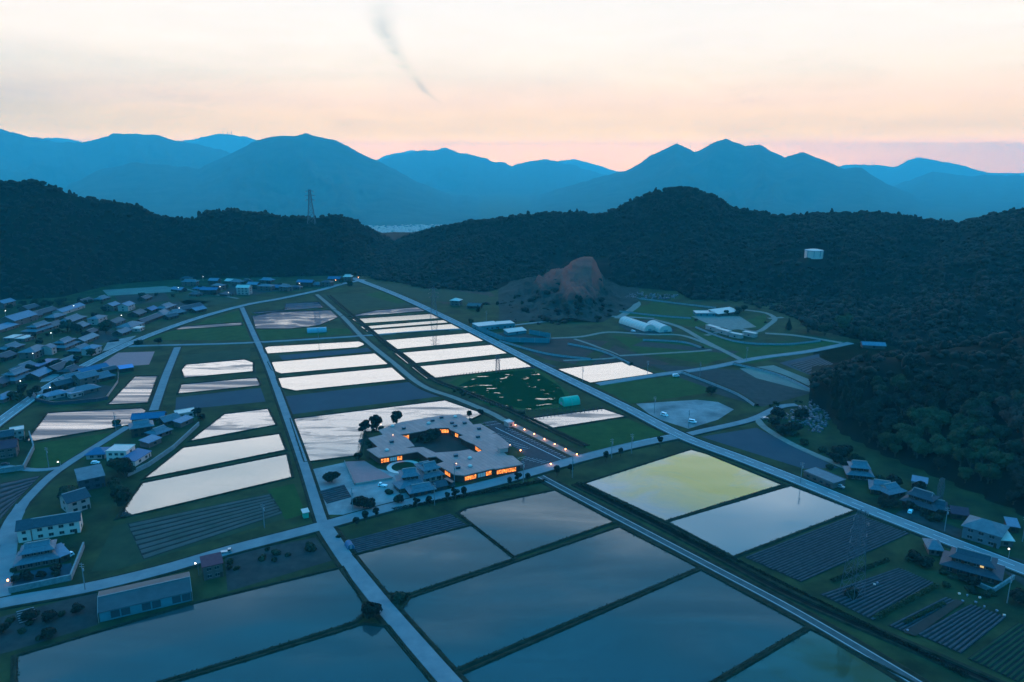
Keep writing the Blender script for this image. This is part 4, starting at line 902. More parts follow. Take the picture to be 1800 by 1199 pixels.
near('shed', (318, 752), (340, 742), 5, 'shed', 1, 'palebl', 'cream', 'pale lean-to at the right end of the farm strip', group=G4, wins=1)
near('house', (-5, 808), (30, 803), 10, 'gable', 2, 'maroon', 'cream', 'cream house with a red brown roof on the walled terrace at the left edge', wins=2, frame=True)
near('house', (2, 786), (26, 782), 8, 'gable', 2, 'tiled', 'wood', 'dark roofed house behind the red brown roofed one', wins=2)
near('shed', (20, 776), (44, 772), 7, 'flat', 2, 'whiter', 'wallw', 'white roofed shed at the corner of the grassy field on the left', wins=2)
# --- right edge farmsteads beside the main road
near('garage', (1412, 838), (1463, 860), 9, 'flat', 1, 'greyr', 'cream', 'long low garage with a dark flat roof and open bays beside the main road', cat='garage', wins=4)
near('house', (1490, 842), (1532, 846), 9, 'twotier', 2, 'tile', 'wood', 'tiled house with a bright blue grey upper roof right of the garage', wins=3, frame=True)
near('house', (1530, 868), (1570, 874), 10, 'irimoya', 1, 'tile', 'wood', 'tiled farmhouse with white edged gables in the row by the road', wins=3)
near('house', (1562, 878), (1590, 872), 9, 'irimoya', 1, 'tile', 'wood', 'low tiled house just right of the white edged gables', wins=2)
near('house', (1585, 888), (1640, 906), 9, 'twotier', 2, 'tiled', 'wood', 'long dark two tier house behind the white parked car', wins=4, frame=True)
near('house', (1640, 902), (1662, 906), 8, 'irimoya', 1, 'tiled', 'wood', 'small dark tiled house left of the maroon roofed hut', wins=2)
near('shed', (1672, 912), (1700, 916), 7, 'gable', 1, 'maroon', 'wood', 'small hut with a maroon roof among the trees', wins=1)
near('shed', (1602, 855), (1628, 860), 5, 'shed', 1, 'palebl', 'wallw', 'white shed with a light blue roof below the near wood', wins=1)
near('house', (1690, 945), (1755, 965), 12, 'hip', 2, 'greyr', 'greyr', 'modern grey house with pale wall panels right of the big tiled farmhouse', wins=3, frame=True)
near('house', (1655, 1002), (1755, 1030), 11, 'twotier', 2, 'tiled', 'redwood', 'big dark tiled two tier farmhouse with a lit upper window at the right edge', wins=5, frame=True)
near('house', (1632, 975), (1655, 978), 8, 'hip', 1, 'tile', 'cream', 'small blue roofed annexe left of the big dark farmhouse', wins=2)
near('shed', (1755, 960), (1780, 962), 6, 'shed', 1, 'whiter', 'cream', 'carport with a glaring white roof beside the modern grey house', wins=1)
near('shed', (1770, 935), (1790, 938), 6, 'shed', 1, 'palebl', 'wood', 'pale green roofed shed behind the modern grey house', wins=1)
MB().box((0, 0, 0), (1.2, .12, .9)).build('window', M['winlit'], [o for o in S.objects if 'lit upper window' in o.get('label', '')][0]).location = (3.2, -3.9, 5.0)
# --- middle right: yards, barns, sheds on the rising ground
G5 = 'white sheds on the terraces of the right middle distance'
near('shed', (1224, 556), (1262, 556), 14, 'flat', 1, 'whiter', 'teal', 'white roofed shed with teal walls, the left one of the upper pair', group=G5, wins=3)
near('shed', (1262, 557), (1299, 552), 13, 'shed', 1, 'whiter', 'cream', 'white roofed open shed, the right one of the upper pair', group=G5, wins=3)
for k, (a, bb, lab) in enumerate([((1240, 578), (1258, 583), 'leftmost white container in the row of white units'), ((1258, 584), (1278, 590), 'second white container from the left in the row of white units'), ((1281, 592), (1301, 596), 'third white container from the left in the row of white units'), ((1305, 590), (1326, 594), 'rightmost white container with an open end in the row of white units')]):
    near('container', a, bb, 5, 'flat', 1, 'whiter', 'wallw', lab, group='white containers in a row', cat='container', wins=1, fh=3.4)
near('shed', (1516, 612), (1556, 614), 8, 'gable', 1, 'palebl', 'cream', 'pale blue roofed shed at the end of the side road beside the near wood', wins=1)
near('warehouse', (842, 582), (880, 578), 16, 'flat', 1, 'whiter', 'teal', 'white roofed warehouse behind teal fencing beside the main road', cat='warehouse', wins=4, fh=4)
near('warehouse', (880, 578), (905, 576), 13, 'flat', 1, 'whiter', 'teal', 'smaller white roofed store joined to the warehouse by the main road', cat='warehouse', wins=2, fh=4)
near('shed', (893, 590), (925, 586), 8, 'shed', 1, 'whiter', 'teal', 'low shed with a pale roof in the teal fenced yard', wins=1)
def panel_fence(P, h, m, label, n):
    o = empty('fence', at(*P[0])); tag(o, label, 'fence'); o0 = at(*P[0])
    for a, b2 in zip(P[:-1], P[1:]):
        A, B = at(*a)-o0, at(*b2)-o0; k = max(1, int((B-A).length/n))
        MB().bar(A+Vector((0, 0, h/2)), B+Vector((0, 0, h/2)), .12, h).build('panel', M[m], o)
        for i in range(k+1): p = A.lerp(B, i/k); MB().box((p.x, p.y, h/2+.1), (.25, .25, h+.2)).build('post', M['metal'], o)
panel_fence([(842, 582), (888, 601), (966, 603), (968, 594), (930, 587)], 4.2, 'teal', 'tall teal sheet fence round the yard beside the main road', 12)
panel_fence([(188, 700), (208, 672), (208, 658)], 1.8, 'wallw', 'white garden wall along the right side of the walled cluster', 10)
panel_fence([(606, 813), (624, 853), (690, 842)], 1.0, 'wallw', 'low white kerb wall round the pinkish court', 8)
def tunnel(p1, p2, wd, hgt, m, label, name='greenhouse', cat='greenhouse', group=None):
    a, b = at(*p1), at(*p2); v = b-a; L_ = v.length; o = empty(name, (a+b)/2, math.atan2(v.y, v.x)); tag(o, label, cat, group); q = MB(); n = 12
    vs = [(x, wd/2*math.cos(math.pi*i/n), hgt*math.sin(math.pi*i/n)**.8) for x in (-L_/2, L_/2) for i in range(n+1)]
    q.add(vs, [(i, i+1, n+2+i, n+1+i) for i in range(n)]).build('cover', M[m], o)
    for s in (-1, 1):
        k = (n+1)*(s > 0); e = MB().add(vs[k:k+n+1], [tuple(range(n+1))]).build('end_wall', M[m], o); e.location.x = s*.05
        MB().box((s*(L_/2+.1), 0, 1.0), (.1, wd*.3, 2.0)).build('door', M['metal'], o)
    q = MB()
    for j in range(int(L_/4)+1):
        x = -L_/2+j*L_/max(1, int(L_/4))
        for i in range(n):
            A = Vector((x, (wd/2+.04)*math.cos(math.pi*i/n), (hgt+.04)*math.sin(math.pi*i/n)**.8)); B = Vector((x, (wd/2+.04)*math.cos(math.pi*(i+1)/n), (hgt+.04)*math.sin(math.pi*(i+1)/n)**.8)); q.bar(A, B, .09)
    q.build('hoops', M['metal'], o); return o
tunnel((987, 712), (1015, 708), 7.5, 5.0, 'cyan', 'small turquoise arched tent shed at the edge of the marshy field', 'tent_shed', 'shed')
tunnel((540, 584), (574, 582), 9, 3.8, 'film', 'pale plastic greenhouse tunnel before the cross road')
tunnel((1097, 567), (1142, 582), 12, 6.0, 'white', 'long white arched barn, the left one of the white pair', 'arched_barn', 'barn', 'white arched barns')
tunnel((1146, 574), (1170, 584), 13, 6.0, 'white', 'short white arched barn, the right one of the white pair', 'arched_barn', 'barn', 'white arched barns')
tunnel((612, 958), (617, 966), 3, 2.2, 'bluel', 'tiny blue covered hut beside the crossing of the lanes', 'hut', 'hut')
near('hut', (534, 912), (543, 910), 2.5, 'shed', 1, 'whiter', 'cyan', 'tiny pale green hut at the left of the crossing lanes', cat='hut', wins=0)
# water tank on the wooded hill
def ray_ground(px, py, rel):
    a, e = azel(px, py)
    for r in np.arange(500, 1400, 2):
        if rel.h(np.array([a]), np.array([float(r)]))[0] >= CAMH+r*math.tan(e): return a, float(r)
    return a, 1000.0
ta, tr = ray_ground(1430, 452, hills); tz = float(hills.h(np.array([ta]), np.array([tr]))[0])
o = empty('water_tank', (tr*math.sin(ta), tr*math.cos(ta), tz+1.5)); o.scale = (.92, .92, .54); tag(o, 'round white water tank with a shallow dome on the dark wooded hill', 'water tank')
K = tr/1310*1.02; R_ = 15*K
MB().tube((0, 0, -6), (0, 0, 15*K), R_, R_*1.02, 40).build('shell', M['white'], o)
b = MB(); n = 40
for i in range(5):
    pass
prof = [(R_*1.02, 15*K+.6), (R_*.8, 15*K+1.2), (R_*.5, 15*K+2.6), (R_*.2, 15*K+3.3), (.01, 15*K+3.5)]
vs = [(r*math.cos(2*math.pi*i/n), r*math.sin(2*math.pi*i/n), z) for r, z in prof for i in range(n)]
b.add(vs, [(k*n+i, k*n+(i+1) % n, (k+1)*n+(i+1) % n, (k+1)*n+i) for k in range(4) for i in range(n)]).build('dome', M['white'], o, True)
MB().tube((0, 0, 15*K), (0, 0, 15*K+.7), R_*1.06, R_*1.06, 40).build('rim', M['bluel'], o)
for k in range(4): a = -1.57+(k-1.5)*.7; MB().box((R_*1.03*math.cos(a), R_*1.03*math.sin(a), 6*K), (.5, .5, 18*K), a).build('pipe', M['palebl'], o)

# ------------------------------------------------------------------ the low flat-roofed complex
HZ = 4.2
def rp(pts): return [at(600+x/5.143, 700+y/5.143, HZ) for x, y in pts]
OUT = rp([(1070,143),(1132,175),(1192,238),(1258,230),(1395,310),(1350,326),(1402,318),(1542,430),(1420,445),(1500,515),(1550,520),(1642,596),(1392,640),(1380,634),(1110,697),(1020,690),(860,595),(928,572),(857,525),(772,536),(690,482),(340,538),(230,462),(330,440),(245,360),(375,328),(338,288),(440,250),(540,215),(870,160)])
INN = rp([(535,328),(620,316),(760,290),(880,268),(970,266),(985,284),(1105,335),(1060,347),(1130,388),(1195,412),(1277,470),(1212,490),(1160,462),(1058,478),(850,492),(742,441),(568,452),(662,430),(595,357)])
fo = sum(OUT, Vector())/len(OUT); fo.z = 0
fac = empty('complex', fo); tag(fac, 'sprawling one storey complex, flat pinkish grey roof round a courtyard, windows glowing orange', 'building')
def offset_loop(P, dist):
    n = len(P); area = sum(P[i].x*P[(i+1) % n].y-P[(i+1) % n].x*P[i].y for i in range(n)); sg = 1 if area > 0 else -1; Q = []
    for i in range(n):
        d1 = (P[i]-P[i-1]).normalized(); d2 = (P[(i+1) % n]-P[i]).normalized(); n1 = Vector((-d1.y, d1.x, 0))*sg; n2 = Vector((-d2.y, d2.x, 0))*sg
        q = n1+n2; q = q/max(q.length_squared, .6)*2 if q.length > .1 else n1
        Q.append(P[i]+q*dist)
    return Q
def holed(name, outer, inner, z0, z1, m, parent, off):
    bm = bmesh.new(); E = []
    for loop in (outer, inner):
        vs = [bm.verts.new((p.x-off.x, p.y-off.y, z1)) for p in loop]; E += [bm.edges.new((vs[i], vs[(i+1) % len(vs)])) for i in range(len(vs))]
    r = bmesh.ops.triangle_fill(bm, edges=E, use_beauty=True); fs = [f for f in r['geom'] if isinstance(f, bmesh.types.BMFace)]
    ex = bmesh.ops.extrude_face_region(bm, geom=fs); 
    for v in [g for g in ex['geom'] if isinstance(g, bmesh.types.BMVert)]: v.co.z = z0
    bmesh.ops.recalc_face_normals(bm, faces=bm.faces)
    me = bpy.data.meshes.new(name); bm.to_mesh(me); bm.free(); me.materials.append(m); return link(name, me, parent)
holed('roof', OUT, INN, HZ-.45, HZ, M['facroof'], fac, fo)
WO, WI = offset_loop(OUT, 1.1), offset_loop(INN, -1.1)
# walls: one continuous wall round the outside, one round the courtyard
for nm, loop in (('outer_wall', WO), ('courtyard_wall', WI)):
    q = MB()
    for i in range(len(loop)): a, b = loop[i]-fo, loop[(i+1) % len(loop)]-fo; q.bar((a.x, a.y, (HZ-.45)/2), (b.x, b.y, (HZ-.45)/2), .3, HZ-.46)
    q.build(nm, M['redwood'], fac)
def snap(p):
    best = None
    for loop, sg in ((WO, -1), (WI, 1)):
        n = len(loop)
        for i in range(n):
            a, b = loop[i], loop[(i+1) % n]; v = b-a; t = max(0, min(1, (p-a).dot(v)/v.length_squared)); q = a+v*t
            dd = (Vector((p.x, p.y, 0))-Vector((q.x, q.y, 0))).length
            if best is None or dd < best[0]: best = (dd, a, b, i, loop)
    return best
def lit(p1, p2, m, h=2.1, frame=True, zc=1.9):
    A, B = at(*p1, zc), at(*p2, zc); mid = (A+B)/2; _, a, b, i, loop = snap(mid); v = (b-a); v.z = 0; v.normalize()
    ta_, tb_ = (A-a).dot(v), (B-a).dot(v); L_ = (b-a).length; ta_, tb_ = sorted((ta_, tb_)); ta_ = max(.4, min(ta_, L_-1.5)); tb_ = max(ta_+1.2, min(tb_, L_-.3))
    nrm = Vector((v.y, -v.x, 0)); 
    if nrm.dot(Vector((0, -1, 0))+Vector((-.2, 0, 0))) < 0: nrm = -nrm
    P0 = a+v*ta_+nrm*.2-fo; P1 = a+v*tb_+nrm*.2-fo; P0.z = P1.z = zc
    wn = MB().bar(P0, P1, .06, h).build('window', M[m], fac)
    if frame:
        q = MB(); k = max(2, int((P1-P0).length/1.1))
        for j in range(k+1): p = P0.lerp(P1, j/k)+nrm*.08; q.box((p.x, p.y, zc), (.14, .14, h+.1))
        q.bar(P0+nrm*.08+Vector((0, 0, h/2)), P1+nrm*.08+Vector((0, 0, h/2)), .12); q.build('frame', M['wood'], wn)
for a, b, m in [((668,812),(684,808),'glow'),((685,807),(696,804),'blueglow'),((697,804),(705,802),'glow'),((704,765),(721,763),'glow'),((771,757),(789,753),'glow'),((803,763),(814,764),'glow'),((828,785),(848,794),'glow'),
                ((815,841),(836,836),'glow'),((838,835),(852,832),'blueglow'),((853,832),(862,829),'glow'),((868,832),(908,825),'glow'),((785,829),(796,834),'glow')]: lit(a, b, m)
for x, y in [(463,255),(413,473),(1162,545),(1165,617),(1030,170),(790,230)]:
    p = at(600+x/5.143, 700+y/5.143, HZ)-fo; r = 1.15; n = 14; vs = [(p.x+r*math.cos(t)*math.cos(2*math.pi*i/n), p.y+r*math.cos(t)*math.sin(2*math.pi*i/n), HZ+.35+r*.7*math.sin(t)) for t in (0, .5, 1.0, 1.5) for i in range(n)]
    k = MB().tube((p.x, p.y, HZ), (p.x, p.y, HZ+.36), r*1.1, r*1.1, n).build('skylight', M['concrete'], fac)
    MB().add(vs, [(j*n+i, j*n+(i+1) % n, (j+1)*n+(i+1) % n, (j+1)*n+i) for j in range(3) for i in range(n)]+[tuple(range(3*n, 4*n))]).build('dome', M['white'], k, True)
for x, y in [(565,278),(455,400),(905,180),(1000,230),(1030,255),(1115,230),(1245,282),(1235,355),(1035,525),(1055,635),(825,208)]:
    p = at(600+x/5.143, 700+y/5.143, HZ)-fo; b = MB().box((p.x, p.y, HZ+.5), (2.0, 1.5, 1.0), .4).build('chimney', M['tiled'], fac); MB().box((p.x, p.y, HZ+1.06), (2.3, 1.8, .1), .4).build('cap', M['greyr'], b)
p = at(600+1460/5.143, 700+480/5.143, HZ)-fo; ph = MB().box((p.x, p.y, HZ+1.1), (4.5, 3.2, 2.2), .4).build('roof_room', M['wallw'], fac); MB().box((p.x, p.y, HZ+2.28), (5.2, 3.9, .16), .4).build('roof', M['facroof'], ph)
for x, y in [(467,345),(360,250),(1040,605),(1525,435)]:
    p = at(600+x/5.143, 700+y/5.143, HZ)-fo; MB().tube((p.x, p.y, HZ), (p.x, p.y, HZ+.7), .12, .12).build('roof_lamp', M['metal'], fac); MB().box((p.x, p.y, HZ+.85), (.35, .35, .3)).build('lamp_head', M['bulb'], fac)
# entrance terrace, courtyard lawn, ring path, canal-side planting strip
sheet('terrace', [(850,853),(912,842),(918,834),(868,843)], M['pink'], .16)
sheet('courtyard', [(700,765),(770,752),(815,765),(848,790),(790,795),(765,798),(720,785)], M['brown'], .12)
sheet('garden', [(640,762),(652,770),(660,800),(648,812),(640,800)], M['bund'], .13)
q = MB(); c0 = at(710, 821); n = 40
for i in range(n):
    t0, t1 = .3+4.6*i/n, .3+4.6*(i+1)/n
    q.add([(c0.x+r*math.cos(t), c0.y+r*math.sin(t), .2) for r, t in ((6.2, t0), (8.6, t0), (8.6, t1), (6.2, t1))], [(0, 1, 2, 3)])
tag(q.build('ring_path', M['white']), kind='structure')
# parking lot and its markings
sheet('parking_lot', [(848,742),(880,738),(905,750),(1020,805),(1000,812),(938,834),(905,818),(925,803),(880,768)], M['lot'], .15)
q = MB()
def line(p1, p2, w=.14, z=.19):
    a, b = at(*p1), at(*p2); v = (b-a).normalized(); n = Vector((-v.y, v.x, 0))*w/2; zz = Vector((0, 0, z)); q.add([a-n+zz, b-n+zz, b+n+zz, a+n+zz], [(0, 1, 2, 3)])
line((871,752),(995,812), .3)
for i in range(22):
    t = i/21; ax, ay = 905+t*(1012-905), 752+t*(803-752); line((ax-3, ay), (ax-17, ay+3.2)); 
for i in range(13):
    t = i/12; ax, ay = 882+t*(935-882), 757+t*(783-757)+3; line((ax-3, ay+2), (ax-19, ay+5.4))
for i in range(8):
    t = i/7; ax, ay = 925+t*(972-925), 803-t*4+t*14; line((ax, ay), (ax-15, ay+3.5))
line((846,745),(877,740)); line((852,749),(884,744)); line((935,829),(970,819), .25); line((1012,803),(1020,806), .3)
tag(q.build('parking_lines', M['markings']), kind='structure')
GL = 'low orange lamps round the parking lot'
def bollard(px, py, lab, m='lampo'):
    o = empty('bollard_lamp', at(px, py)); tag(o, lab, 'lamp', GL); MB().tube((0, 0, 0), (0, 0, .9), .12, .12).build('post', M['metal'], o); MB().tube((0, 0, .9), (0, 0, 1.25), .3, .3, 10).build('lamp_head', M[m], o)
    l = bpy.data.lights.new('glow', 'POINT'); l.energy = 260; l.color = (1, .4, .18); l.shadow_soft_size = .3; lo = bpy.data.objects.new('glow', l); S.collection.objects.link(lo); lo.location = (0, 0, 1.7); lo.parent = o
ords = ['first', 'second', 'third', 'fourth', 'fifth', 'sixth', 'seventh']
for i, (x, y) in enumerate([(906,750),(922,758),(939,766),(957,775),(975,784),(994,793),(1014,802)]): bollard(x, y, 'glowing orange lamp on the far edge of the parking lot, %s from the carport' % ords[i])
bollard(968, 819, 'glowing orange lamp at the near edge of the parking lot beside the road'); bollard(915, 795, 'glowing orange lamp on the planted island beside the complex')
near('carport', (894, 752), (903, 750), 5, 'flat', 1, 'whiter', 'wallw', 'small white box hut at the top corner of the parking lot', cat='hut', wins=1)
G6 = 'dark tiled roofs of the old farmhouse before the complex'
near('house', (705, 862), (742, 857), 11, 'twotier', 2, 'tile', 'wood', 'large two tier blue tiled main hall of the old farmhouse before the complex', group=G6, wins=4, frame=True)
near('house', (745, 850), (778, 842), 9, 'twotier', 2, 'tile', 'wallw', 'tiled right hand hall of the old farmhouse, with a white gable', group=G6, wins=3, frame=True)
near('house', (722, 876), (764, 868), 7, 'irimoya', 1, 'tile', 'redwood', 'long tiled gatehouse at the roadside in front of the old farmhouse', group=G6, wins=3)
near('house', (692, 858), (704, 868), 7, 'hip', 1, 'tile', 'cream', 'small tiled wing at the left of the old farmhouse', group=G6, wins=2)
near('house', (738, 832), (760, 828), 6, 'irimoya', 1, 'tile', 'wallw', 'small tiled storehouse behind the old farmhouse near the ring path', group=G6, wins=2)
near('shed', (768, 866), (786, 862), 6, 'gable', 1, 'tiled', 'wood', 'dark shed at the right end of the old farmhouse', group=G6, wins=1)

# ------------------------------------------------------------------ retaining walls
def wall_line(P, h, m, label, th=.5):
    o0 = at(*P[0]); q = MB()
    for a, b in zip(P[:-1], P[1:]): A, B = at(*a)-o0, at(*b)-o0; q.bar(A+Vector((0, 0, h/2)), B+Vector((0, 0, h/2)), th, h); q.bar(A+Vector((0, 0, h+.07)), B+Vector((0, 0, h+.07)), th+.16, .14)
    o = q.build('stone_wall', M[m]); o.location = o0; tag(o, label, 'wall')
wall_line([(16, 1043), (125, 1020), (148, 962)], 2.2, 'stone', 'grey retaining wall round the tiled farmhouse at the left')
wall_line([(0, 832), (42, 826), (60, 790), (52, 765)], 2.5, 'stone', 'stone retaining wall beside the grassy field at the left edge')
wall_line([(225, 838), (262, 820), (305, 790), (350, 748)], 2.2, 'stone', 'long stone wall of the farm strip beside the white paddies')
wall_line([(62, 705), (95, 712), (170, 706), (190, 702)], 2.0, 'tiled', 'dark wall in front of the walled cluster')
wall_line([(1690, 1018), (1745, 1042), (1782, 1018)], 1.6, 'stone', 'pale garden wall round the corner of the big dark farmhouse')

# ------------------------------------------------------------------ poles, lamps, pylons
def ut_proto():
    o = empty('utility_pole', (0, 0, 0)); MB().tube((0, 0, -.3), (0, 0, 11), .2, .12, 8).build('pole', M['pole'], o)
    for z in (10.4, 9.5): MB().box((0, 0, z), (2.0, .12, .12)).build('crossarm', M['metal'], o)
    q = MB()
    for x in (-.85, -.3, .3, .85): q.tube((x, 0, 10.45), (x, 0, 10.75), .07, .05, 6)
    q.build('insulators', M['concrete'], o); MB().tube((.35, 0, 7.8), (.35, 0, 8.8), .28, .28, 10).build('transformer', M['metal'], o); return o
def copy_thing(o):
    c = o.copy(); S.collection.objects.link(c)
    for ch in o.children: d = ch.copy(); S.collection.objects.link(d); d.parent = c
    return c
up = ut_proto(); first = True
for x, y, lab in [(204,757,'utility pole standing before the streaky paddy at left'),(86,822,'double headed pole on the grassy field edge at the left'),(150,1038,'utility pole beside the lane at lower left'),(1407,850,'utility pole on the main road verge beside the pale paddy'),(764,888,'utility pole at the roadside before the old farmhouse gatehouse'),
   (799,853,'utility pole between the old farmhouse and the complex'),(920,848,'utility pole on the road before the complex entrance'),(1150,727,'utility pole at the left edge of the gravel lot'),(1210,753,'utility pole at the near corner of the gravel lot'),(1024,672,'utility pole on the near side of the roadside pond'),
   (1138,660,'utility pole at the right end of the roadside pond'),(1660,934,'utility pole beside the main road near the modern grey house'),(1110,797,'utility pole on the verge of the yellow paddy road'),(1797,952,'utility pole at the right edge of the photo behind the grey house'),(1312,634,'utility pole beside the side road below the terraces'),
   (1770,1060,'utility pole beside the vegetable plots at the right edge'),(620,898,'utility pole at the corner of the small bush garden'),(1230,690-28,'utility pole on the side road'),(560,598,'thin pole on the cross road before the white paddies'),(1075,806,'utility pole right of the parking lot corner'),(465,928,'utility pole beside the lane below the planted field'),(1790,880,'tall pole at the foot of the near wood'),(855,566,'utility pole beside the teal fenced yard'),(1006,840,'utility pole at the junction of the lane')]:
    o = up if first else copy_thing(up); first = False; o.location = at(x, y); o.rotation_euler = (0, 0, random.uniform(-.8, .8)); tag(o, lab, 'pole', 'utility poles')
lp = empty('street_lamp', (0, 0, 0)); MB().tube((0, 0, -.2), (0, 0, 5.2), .1, .07).build('pole', M['metal'], lp); MB().bar((0, 0, 5.1), (.9, 0, 5.4), .08).build('arm', M['metal'], lp); MB().tube((.9, 0, 5.0), (.9, 0, 5.3), .3, .2, 10).build('lamp_head', M['lampw'], lp)
first = True
for x, y, lab in [(10,556,'lit street lamp at the far left edge of the village'),(129,547,'lit street lamp before the pale blue hall'),(93,596,'lit street lamp among dark trees in the left village'),(38,682,'lit street lamp beside the lower left houses above the road'),(92,694,'lit street lamp at the corner of the walled cluster'),(318,551,'lit street lamp just behind the curving road'),
   (313,514,'lit lamp before the leftmost far village house'),(357,494,'lit lamp at the edge of the wood above the far village'),(108,828,'lit street lamp on the lane beside the grassy field'),(216,564,'lit street lamp by the brown grey roof'),(403,523,'lit lamp before the bright white tall house'),(528,506,'lit lamp at the blue roofed hall'),(60,633,'lit lamp before the large cream house'),
   (350,1012,'lit lamp on the corner of the maroon roofed shed house'),(1772,985,'white lamp beside the big dark farmhouse'),(389,512,'lit lamp above the white tall house')]:
    o = lp if first else copy_thing(lp); first = False; o.location = at(x, y); o.rotation_euler = (0, 0, random.uniform(0, 6)); tag(o, lab, 'street lamp', 'lit street lamps'); o.scale = (1, 1, 1) if y > 600 else (1.2, 1.2, 1.1)
for x, y, lab in [(15,1028,'warm garden light at the left corner of the farmhouse garden'),(50,1020,'warm garden light in the middle of the farmhouse garden'),(590,495,'red warning light by the blue house under the hill'),(630,490,'red light at the far end of the main road')]:
    o = empty('garden_lamp', at(x, y)); tag(o, lab, 'lamp'); MB().tube((0, 0, 0), (0, 0, 1.6), .08, .08).build('post', M['metal'], o); MB().tube((0, 0, 1.6), (0, 0, 2.1), .28, .28, 10).build('lamp_head', M['lampo'], o)
def pylon(loc, H, rz, label, t=.28, arms=3, base=None):
    o = empty('pylon', loc, rz); tag(o, label, 'pylon', 'lattice power pylons'); b0 = base or H*.11; top = H*.018+.3
    def half(z): 
        k = .62*H
        return b0+(top*2.0-b0)*z/k if z < k else top*2.0+(top-top*2.0)*(z-k)/(H-k)
    cs = [(-1, -1), (1, -1), (1, 1), (-1, 1)]; zs = [0]; 
    while zs[-1] < H*.97: zs.append(zs[-1]+max(half(zs[-1])*1.7, H*.045))
    zs[-1] = H
    for cx, cy in cs:
        q = MB()
        for z0, z1 in zip(zs[:-1], zs[1:]): q.bar((cx*half(z0), cy*half(z0), z0), (cx*half(z1), cy*half(z1), z1), t)
        q.build('leg', M['steel'], o)
    q = MB()
    for z0, z1 in zip(zs[:-1], zs[1:]):
        for i in range(4):
            a, b = cs[i], cs[(i+1) % 4]; h0, h1 = half(z0), half(z1)
            q.bar((a[0]*h0, a[1]*h0, z0), (b[0]*h1, b[1]*h1, z1), t*.55); q.bar((b[0]*h0, b[1]*h0, z0), (a[0]*h1, a[1]*h1, z1), t*.55); q.bar((a[0]*h1, a[1]*h1, z1), (b[0]*h1, b[1]*h1, z1), t*.5)
    q.build('lattice', M['steel'], o)
    for k in range(arms):
        z = H*(.95-.125*k); L_ = H*(.085+.02*(k == 1)); q = MB(); h = half(z)
        for s in (-1, 1):
            for y in (-h, h): q.bar((s*h, y, z), (s*(L_+h), 0, z+.1), t*.6); q.bar((s*h, y, z+H*.03), (s*(L_+h), 0, z+.1), t*.5)
        a = q.build('arm', M['steel'], o)
        for s in (-1, 1): MB().tube((s*(L_+h), 0, z), (s*(L_+h), 0, z-H*.035), t*.7, t*.7, 6).build('insulator', M['wallw'], a)
    return o
pylon(at(1497, 1048), 33, .5, 'tall steel lattice pylon rising from the vegetable plots at lower right', .14, 3, 3.0)
pylon(at(763, 560), 31, .2, 'steel pylon standing beside the main road among the far white paddies', .18)
pylon(at(875, 655), 13, .2, 'small steel lattice mast at the edge of the nearest white paddy by the marshy field', .2)
pa, pr = ray_ground(547, 380, hills); pz = float(hills.h(np.array([pa]), np.array([1140.]))[0])
pylon((1140*math.sin(pa), 1140*math.cos(pa), pz), 50, .1, 'dark lattice pylon silhouetted on the crest of the left hill', .5, 3)
pylon(at(1651, 880), 11, .3, 'slim steel mast behind the long dark two tier house', .16, 1, .7)

# ------------------------------------------------------------------ vehicles
def car(px, py, rz, kind, m, label, name='car'):
    L_, Wd, H = dict(car=(3.9, 1.6, 1.45), van=(4.6, 1.75, 2.0), truck=(4.2, 1.6, 1.8), bus=(6.8, 2.1, 2.7))[kind]
    o = empty(name, at(px, py, .12), rz); tag(o, label, name); x = L_/2; zb = .35
    P = dict(car=[(-x, zb), (x, zb), (x, .8), (x*.55, .92), (x*.25, H), (-x*.75, H), (-x, .95)], van=[(-x, zb), (x, zb), (x, .95), (x*.78, 1.1), (x*.55, H), (-x*.96, H), (-x, 1.0)],
             truck=[(-x, zb), (x, zb), (x, .9), (x*.8, H), (x*.3, H), (x*.28, .95), (-x, .95)], bus=[(-x, zb), (x, zb), (x, 1.2), (x*.92, H), (-x*.98, H), (-x, 1.1)])[kind]
    b = MB(); n = len(P); hi = .9
    vs = [(p[0], s*Wd/2*(hi if p[1] > 1.0 else 1), p[1]) for s in (-1, 1) for p in P]
    b.add(vs, [tuple(range(n)), tuple(range(n, 2*n))[::-1]]+[(i, (i+1) % n, n+(i+1) % n, n+i) for i in range(n)]).build('body', M[m], o)
    g = MB(); x0, x1 = dict(car=(-x*.7, x*.3), van=(-x*.85, x*.5), truck=(x*.35, x*.7), bus=(-x*.9, x*.8))[kind]; z0 = dict(car=.95, van=1.15, truck=1.0, bus=1.4)[kind]
    for s in (-1, 1): g = MB().box(((x0+x1)/2, s*Wd/2*.96, (z0+H-.12)/2), ((x1-x0)*.92, .06, H-.15-z0)).build('side_window', M['glass'], o)
    wx = dict(car=x*.41, van=x*.68, truck=x*.92, bus=x*.97)[kind]; MB().box((wx, 0, (z0+H)/2), (.1, Wd*.78, (H-z0)*.75)).build('windscreen', M['glass'], o)
    MB().box((-x*.93 if kind != 'truck' else x*.28, 0, (z0+H)/2), (.1, Wd*.7, (H-z0)*.6)).build('rear_window', M['glass'], o)
    for sx in (-.62, .64):
        for s in (-1, 1):
            w_ = MB().tube((x*sx, s*(Wd/2-.18), .32), (x*sx, s*(Wd/2+.02), .32), .32, .32, 14).build('wheel', M['tyre'], o); MB().tube((x*sx, s*(Wd/2+.02), .32), (x*sx, s*(Wd/2+.04), .32), .18, .18, 10).build('rim', M['metal'], w_)
    for s in (-1, 1): MB().box((x+.01, s*Wd*.34, .72), (.06, .3, .16)).build('headlight', M['ridge'], o); MB().box((-x-.01, s*Wd*.38, .8), (.05, .16, .2)).build('tail_light', M['maroon'], o)
    return o
RD = GRID
